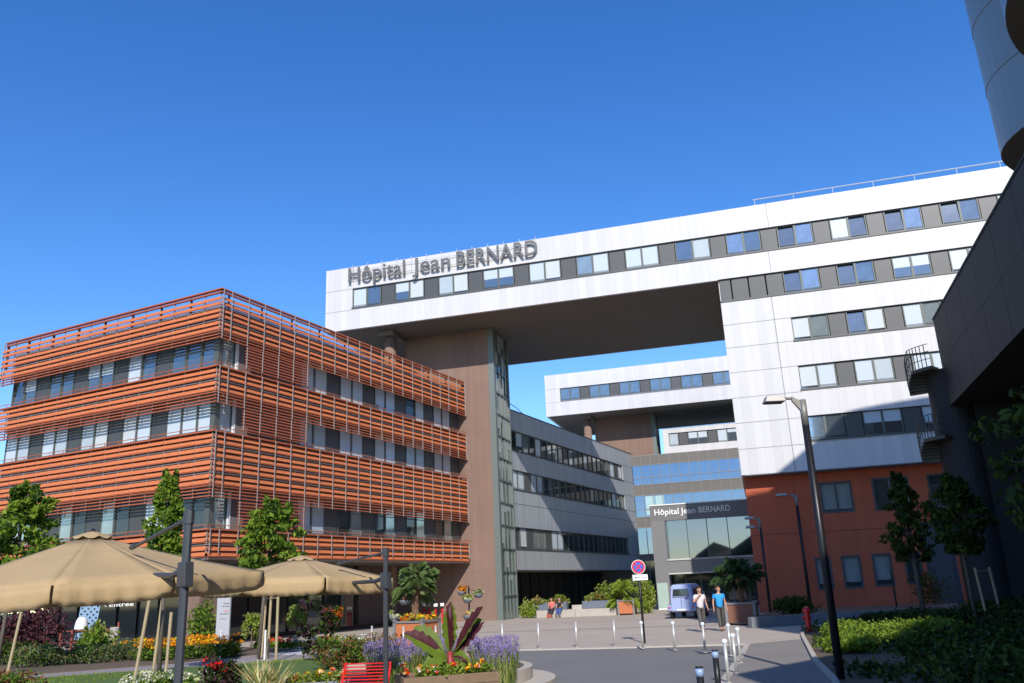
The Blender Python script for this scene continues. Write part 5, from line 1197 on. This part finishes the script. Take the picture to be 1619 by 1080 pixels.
def person(label, loc, rz, J, shirt, trousers, hair=HAIR, cat='person', shoes=None, group=None, sleeve=.55):
    """J: joints in metres (x right of the body, -y front)"""
    t = thing('person', label, cat, loc, rz, group); V = Vector
    N = []; E = []
    def add(p, r, par=None):
        N.append((tuple(p), r)); 
        if par is not None: E.append((par, len(N) - 1))
        return len(N) - 1
    pel = add(J['pelvis'], (.085, .07)); ch = add(V(J['pelvis']).lerp(V(J['neck']), .45), (.11, .085), pel); up_ = add(V(J['pelvis']).lerp(V(J['neck']), .8), (.15, .10), ch)
    nk = add(J['neck'], .058, up_); hd0 = add(V(J['neck']).lerp(V(J['head']), .45), (.058, .062), nk); hd = add(J['head'], (.078, .098), hd0); add(V(J['head']) + V((0, .0, .085)), (.066, .08), hd)
    nose = V(J['head']) + V(J.get('face', (0, -1, 0))).normalized() * .105 + V((0, 0, -.015)); add(nose, .014, hd)
    fv = V(J.get('face', (0, -1, 0))).normalized(); sv = fv.cross(V((0, 0, 1))).normalized()
    for s in (-1, 1): add(V(J['head']) + sv * s * .088 + V((0, 0, -.005)), .017, hd)
    for s in ('L', 'R'):
        sh = add(J['sh' + s], .055, up_); el = add(J['el' + s], .040, sh); wr = add(J['wr' + s], .026, el)
        d = V(J['wr' + s]) - V(J['el' + s]); d = V(J.get('hd' + s, d)); hand(N, E, wr, J['wr' + s], d, (0, -1, 0) if abs(d.normalized().y) < .8 else (1, 0, 0))
        add(V(J['sh' + s]).lerp(V(J['el' + s]), .5), .045); N.pop()
        hp = add(J['hip' + s], .075, pel); kn = add(J['kn' + s], .062, hp); cf = add(V(J['kn' + s]).lerp(V(J['an' + s]), .35), .058, kn); an = add(J['an' + s], .038, cf)
        add(V(J['an' + s]) + V(J.get('ft' + s, (0, -.16, -.045))), .032, an)
    skin('body', N, E, SKIN, t, 1)
    # shirt
    N = []; E = []
    z_ = add(V(J['pelvis']) - V((0, 0, .07)), (.155, .125)); a = add(V(J['pelvis']) + V((0, 0, .06)), (.158, .128), z_); b = add(V(J['pelvis']).lerp(V(J['neck']), .45), (.160, .125), a); c = add(V(J['pelvis']).lerp(V(J['neck']), .82), (.175, .125), b); add(V(J['neck']) - V((0, 0, .045)), (.085, .08), c)
    for s in ('L', 'R'):
        q = add(J['sh' + s], .078, c); add(V(J['sh' + s]).lerp(V(J['el' + s]), sleeve), .068, q)
    skin('shirt', N, E, shirt, t, 1)
    N = []; E = []
    a = add(V(J['pelvis']) + V((0, 0, .07)), (.148, .118))
    for s in ('L', 'R'):
        hp = add(J['hip' + s], (.115, .11), a); kn = add(J['kn' + s], .085, hp); add(V(J['kn' + s]).lerp(V(J['an' + s]), .92), .072, kn)
    skin('trousers', N, E, trousers, t, 1)
    N = []; E = []
    h0 = V(J['head']) - fv * .022 + V((0, 0, .055)); a = add(h0, (.083, .092)); add(h0 + V((0, 0, .05)), (.07, .078), a); add(h0 - fv * .03 - V((0, 0, .08)), (.066, .05), a)
    skin('hair', N, E, hair, t, 1)
    ey = MB()
    for s in (-1, 1):
        p = V(J['head']) + fv * .092 + sv * s * .032 + V((0, 0, .012)); ey.tube([tuple(p), tuple(p + fv * .012)], .011, 8)
    ey.build('eyes', BLACK, t)
    mo = V(J['head']) + fv * .094 - V((0, 0, .055)); MB().tube([tuple(mo - sv * .022), tuple(mo + sv * .022)], .006, 6).build('mouth', mat('lip', (.35, .12, .1), .5), t)
    for s in ('L', 'R'):
        N = []; E = []; ft = V(J.get('ft' + s, (0, -.16, -.045))); a = add(V(J['an' + s]) + V((0, .03, -.03)), (.058, .055)); add(V(J['an' + s]) + ft * .5 + V((0, 0, -.02)), (.055, .045), a); b = len(N) - 1; add(V(J['an' + s]) + ft * 1.15, (.05, .036), b)
        skin('shoe', N, E, shoes or mat('shoe', (.12, .10, .08), .7), t, 1)
    return t
def walk(lift=0, armL=None, armR=None, face=(0, -1, 0)):
    J = dict(pelvis=(0, 0, .95), neck=(0, -.01, 1.47), head=(0, -.03, 1.63), face=face,
             shL=(-.19, 0, 1.40), shR=(.19, 0, 1.40), elL=(-.25, .03, 1.13), elR=(.25, .03, 1.13), wrL=(-.27, -.05, .88), wrR=(.28, -.05, .88),
             hipL=(-.095, 0, .90), hipR=(.095, 0, .90), knL=(-.11, -.12, .51), knR=(.11, .02, .50), anL=(-.11, -.20, .10), anR=(.12, .22, .13), ftR=(0, -.14, -.09), ftL=(0, -.17, -.045))
    if armL: J.update(armL)
    if armR: J.update(armR)
    return J
TG = mat('grey_jeans', (.085, .08, .078), .8, 0, .12, 6)
person('man in a white T-shirt and grey trousers walking with a hand to his mouth', (7.2, 35.85, .035), R(12), walk(armL=dict(elL=(-.31, -.09, 1.14), wrL=(-.10, -.24, 1.42), hdL=(.09, .02, .08)), armR=dict(elR=(.28, .05, 1.12), wrR=(.25, -.14, .93)), face=(-.1, -1, -.12)),
       mat('shirt_white', (.66, .60, .60), .8, 0, .04, 6), TG)
person('man in a bright blue T-shirt and grey trousers walking and looking sideways', (8.0, 35.9, .035), R(6), walk(face=(.75, -.6, 0)), mat('shirt_blue', (.03, .32, .78), .8, 0, .04, 6), mat('grey_jeans_b', (.075, .07, .062), .8, 0, .12, 6), mat('hair_brown', (.10, .055, .03), .8))
bl_ = MB()
for (x, z) in ((-.08, 1.27), (-.04, 1.29), (.0, 1.26), (.05, 1.28), (.08, 1.24), (.03, 1.17), (.07, 1.15), (-.06, 1.22)): bl_.tube([(x, -.1235, z), (x + .02, -.1265, z + .015)], .016, 5)
def sit(dy=0): return dict(pelvis=(0, .05, .55), neck=(0, 0, 1.05), head=(0, -.04, 1.20), shL=(-.17, 0, .99), shR=(.17, 0, .99), elL=(-.22, -.08, .75), elR=(.22, -.08, .75), wrL=(-.12, -.30, .66), wrR=(.12, -.30, .66),
    hipL=(-.09, 0, .53), hipR=(.09, 0, .53), knL=(-.11, -.42, .50), knR=(.11, -.42, .50), anL=(-.10, -.45, .11), anR=(.12, -.40, .11))
person('seated person in a coral pink top with dark trousers on the seat wall', (1.95, 61.3, .03), R(-20), sit(), mat('top_coral', (.70, .16, .14), .8), mat('dark_cloth', (.03, .03, .04), .8), group=None)
person('seated person in a black top and blue jeans on the seat wall', (2.5, 61.1, .03), R(-20), sit(), mat('top_black', (.02, .02, .025), .8), mat('blue_jeans', (.06, .12, .32), .8), group=None)
hb = thing('handbag', 'small red-brown handbag on the ground beside the seated person in coral', 'bag', (1.7, 60.7, .04)); MB().box(-.16, .16, -.09, .09, 0, .24).build('bag_body', mat('bag_red', (.35, .07, .04), .6), hb, bevel=.03); MB().tube([(-.1, 0, .23), (-.06, 0, .36), (.06, 0, .36), (.1, 0, .23)], .012, 5).build('strap', BLACK, hb)

# ---------------------------------------------------------------- wood on the skyline behind the viewer (seen only mirrored in the entrance glass)
wd_ = MB(); NX = 60
for i in range(NX + 1):
    x = -140 + 280 * i / NX; h = 9 + 5 * math.sin(i * .55) + 3 * math.sin(i * 1.7 + 1)
    wd_.v += [(x, -70, -1), (x, -74, h * .7), (x, -80, h), (x, -95, h * .8), (x, -100, -1)]
for i in range(NX):
    for k in range(4): o = i * 5 + k; wd_.f.append((o, o + 5, o + 6, o + 1)); wd_.m.append(0)
w__ = wd_.build('distant_wood', LD1); stuff(tag(w__, 'distant dark wooded ridge mirrored in the entrance glass', 'wood'))
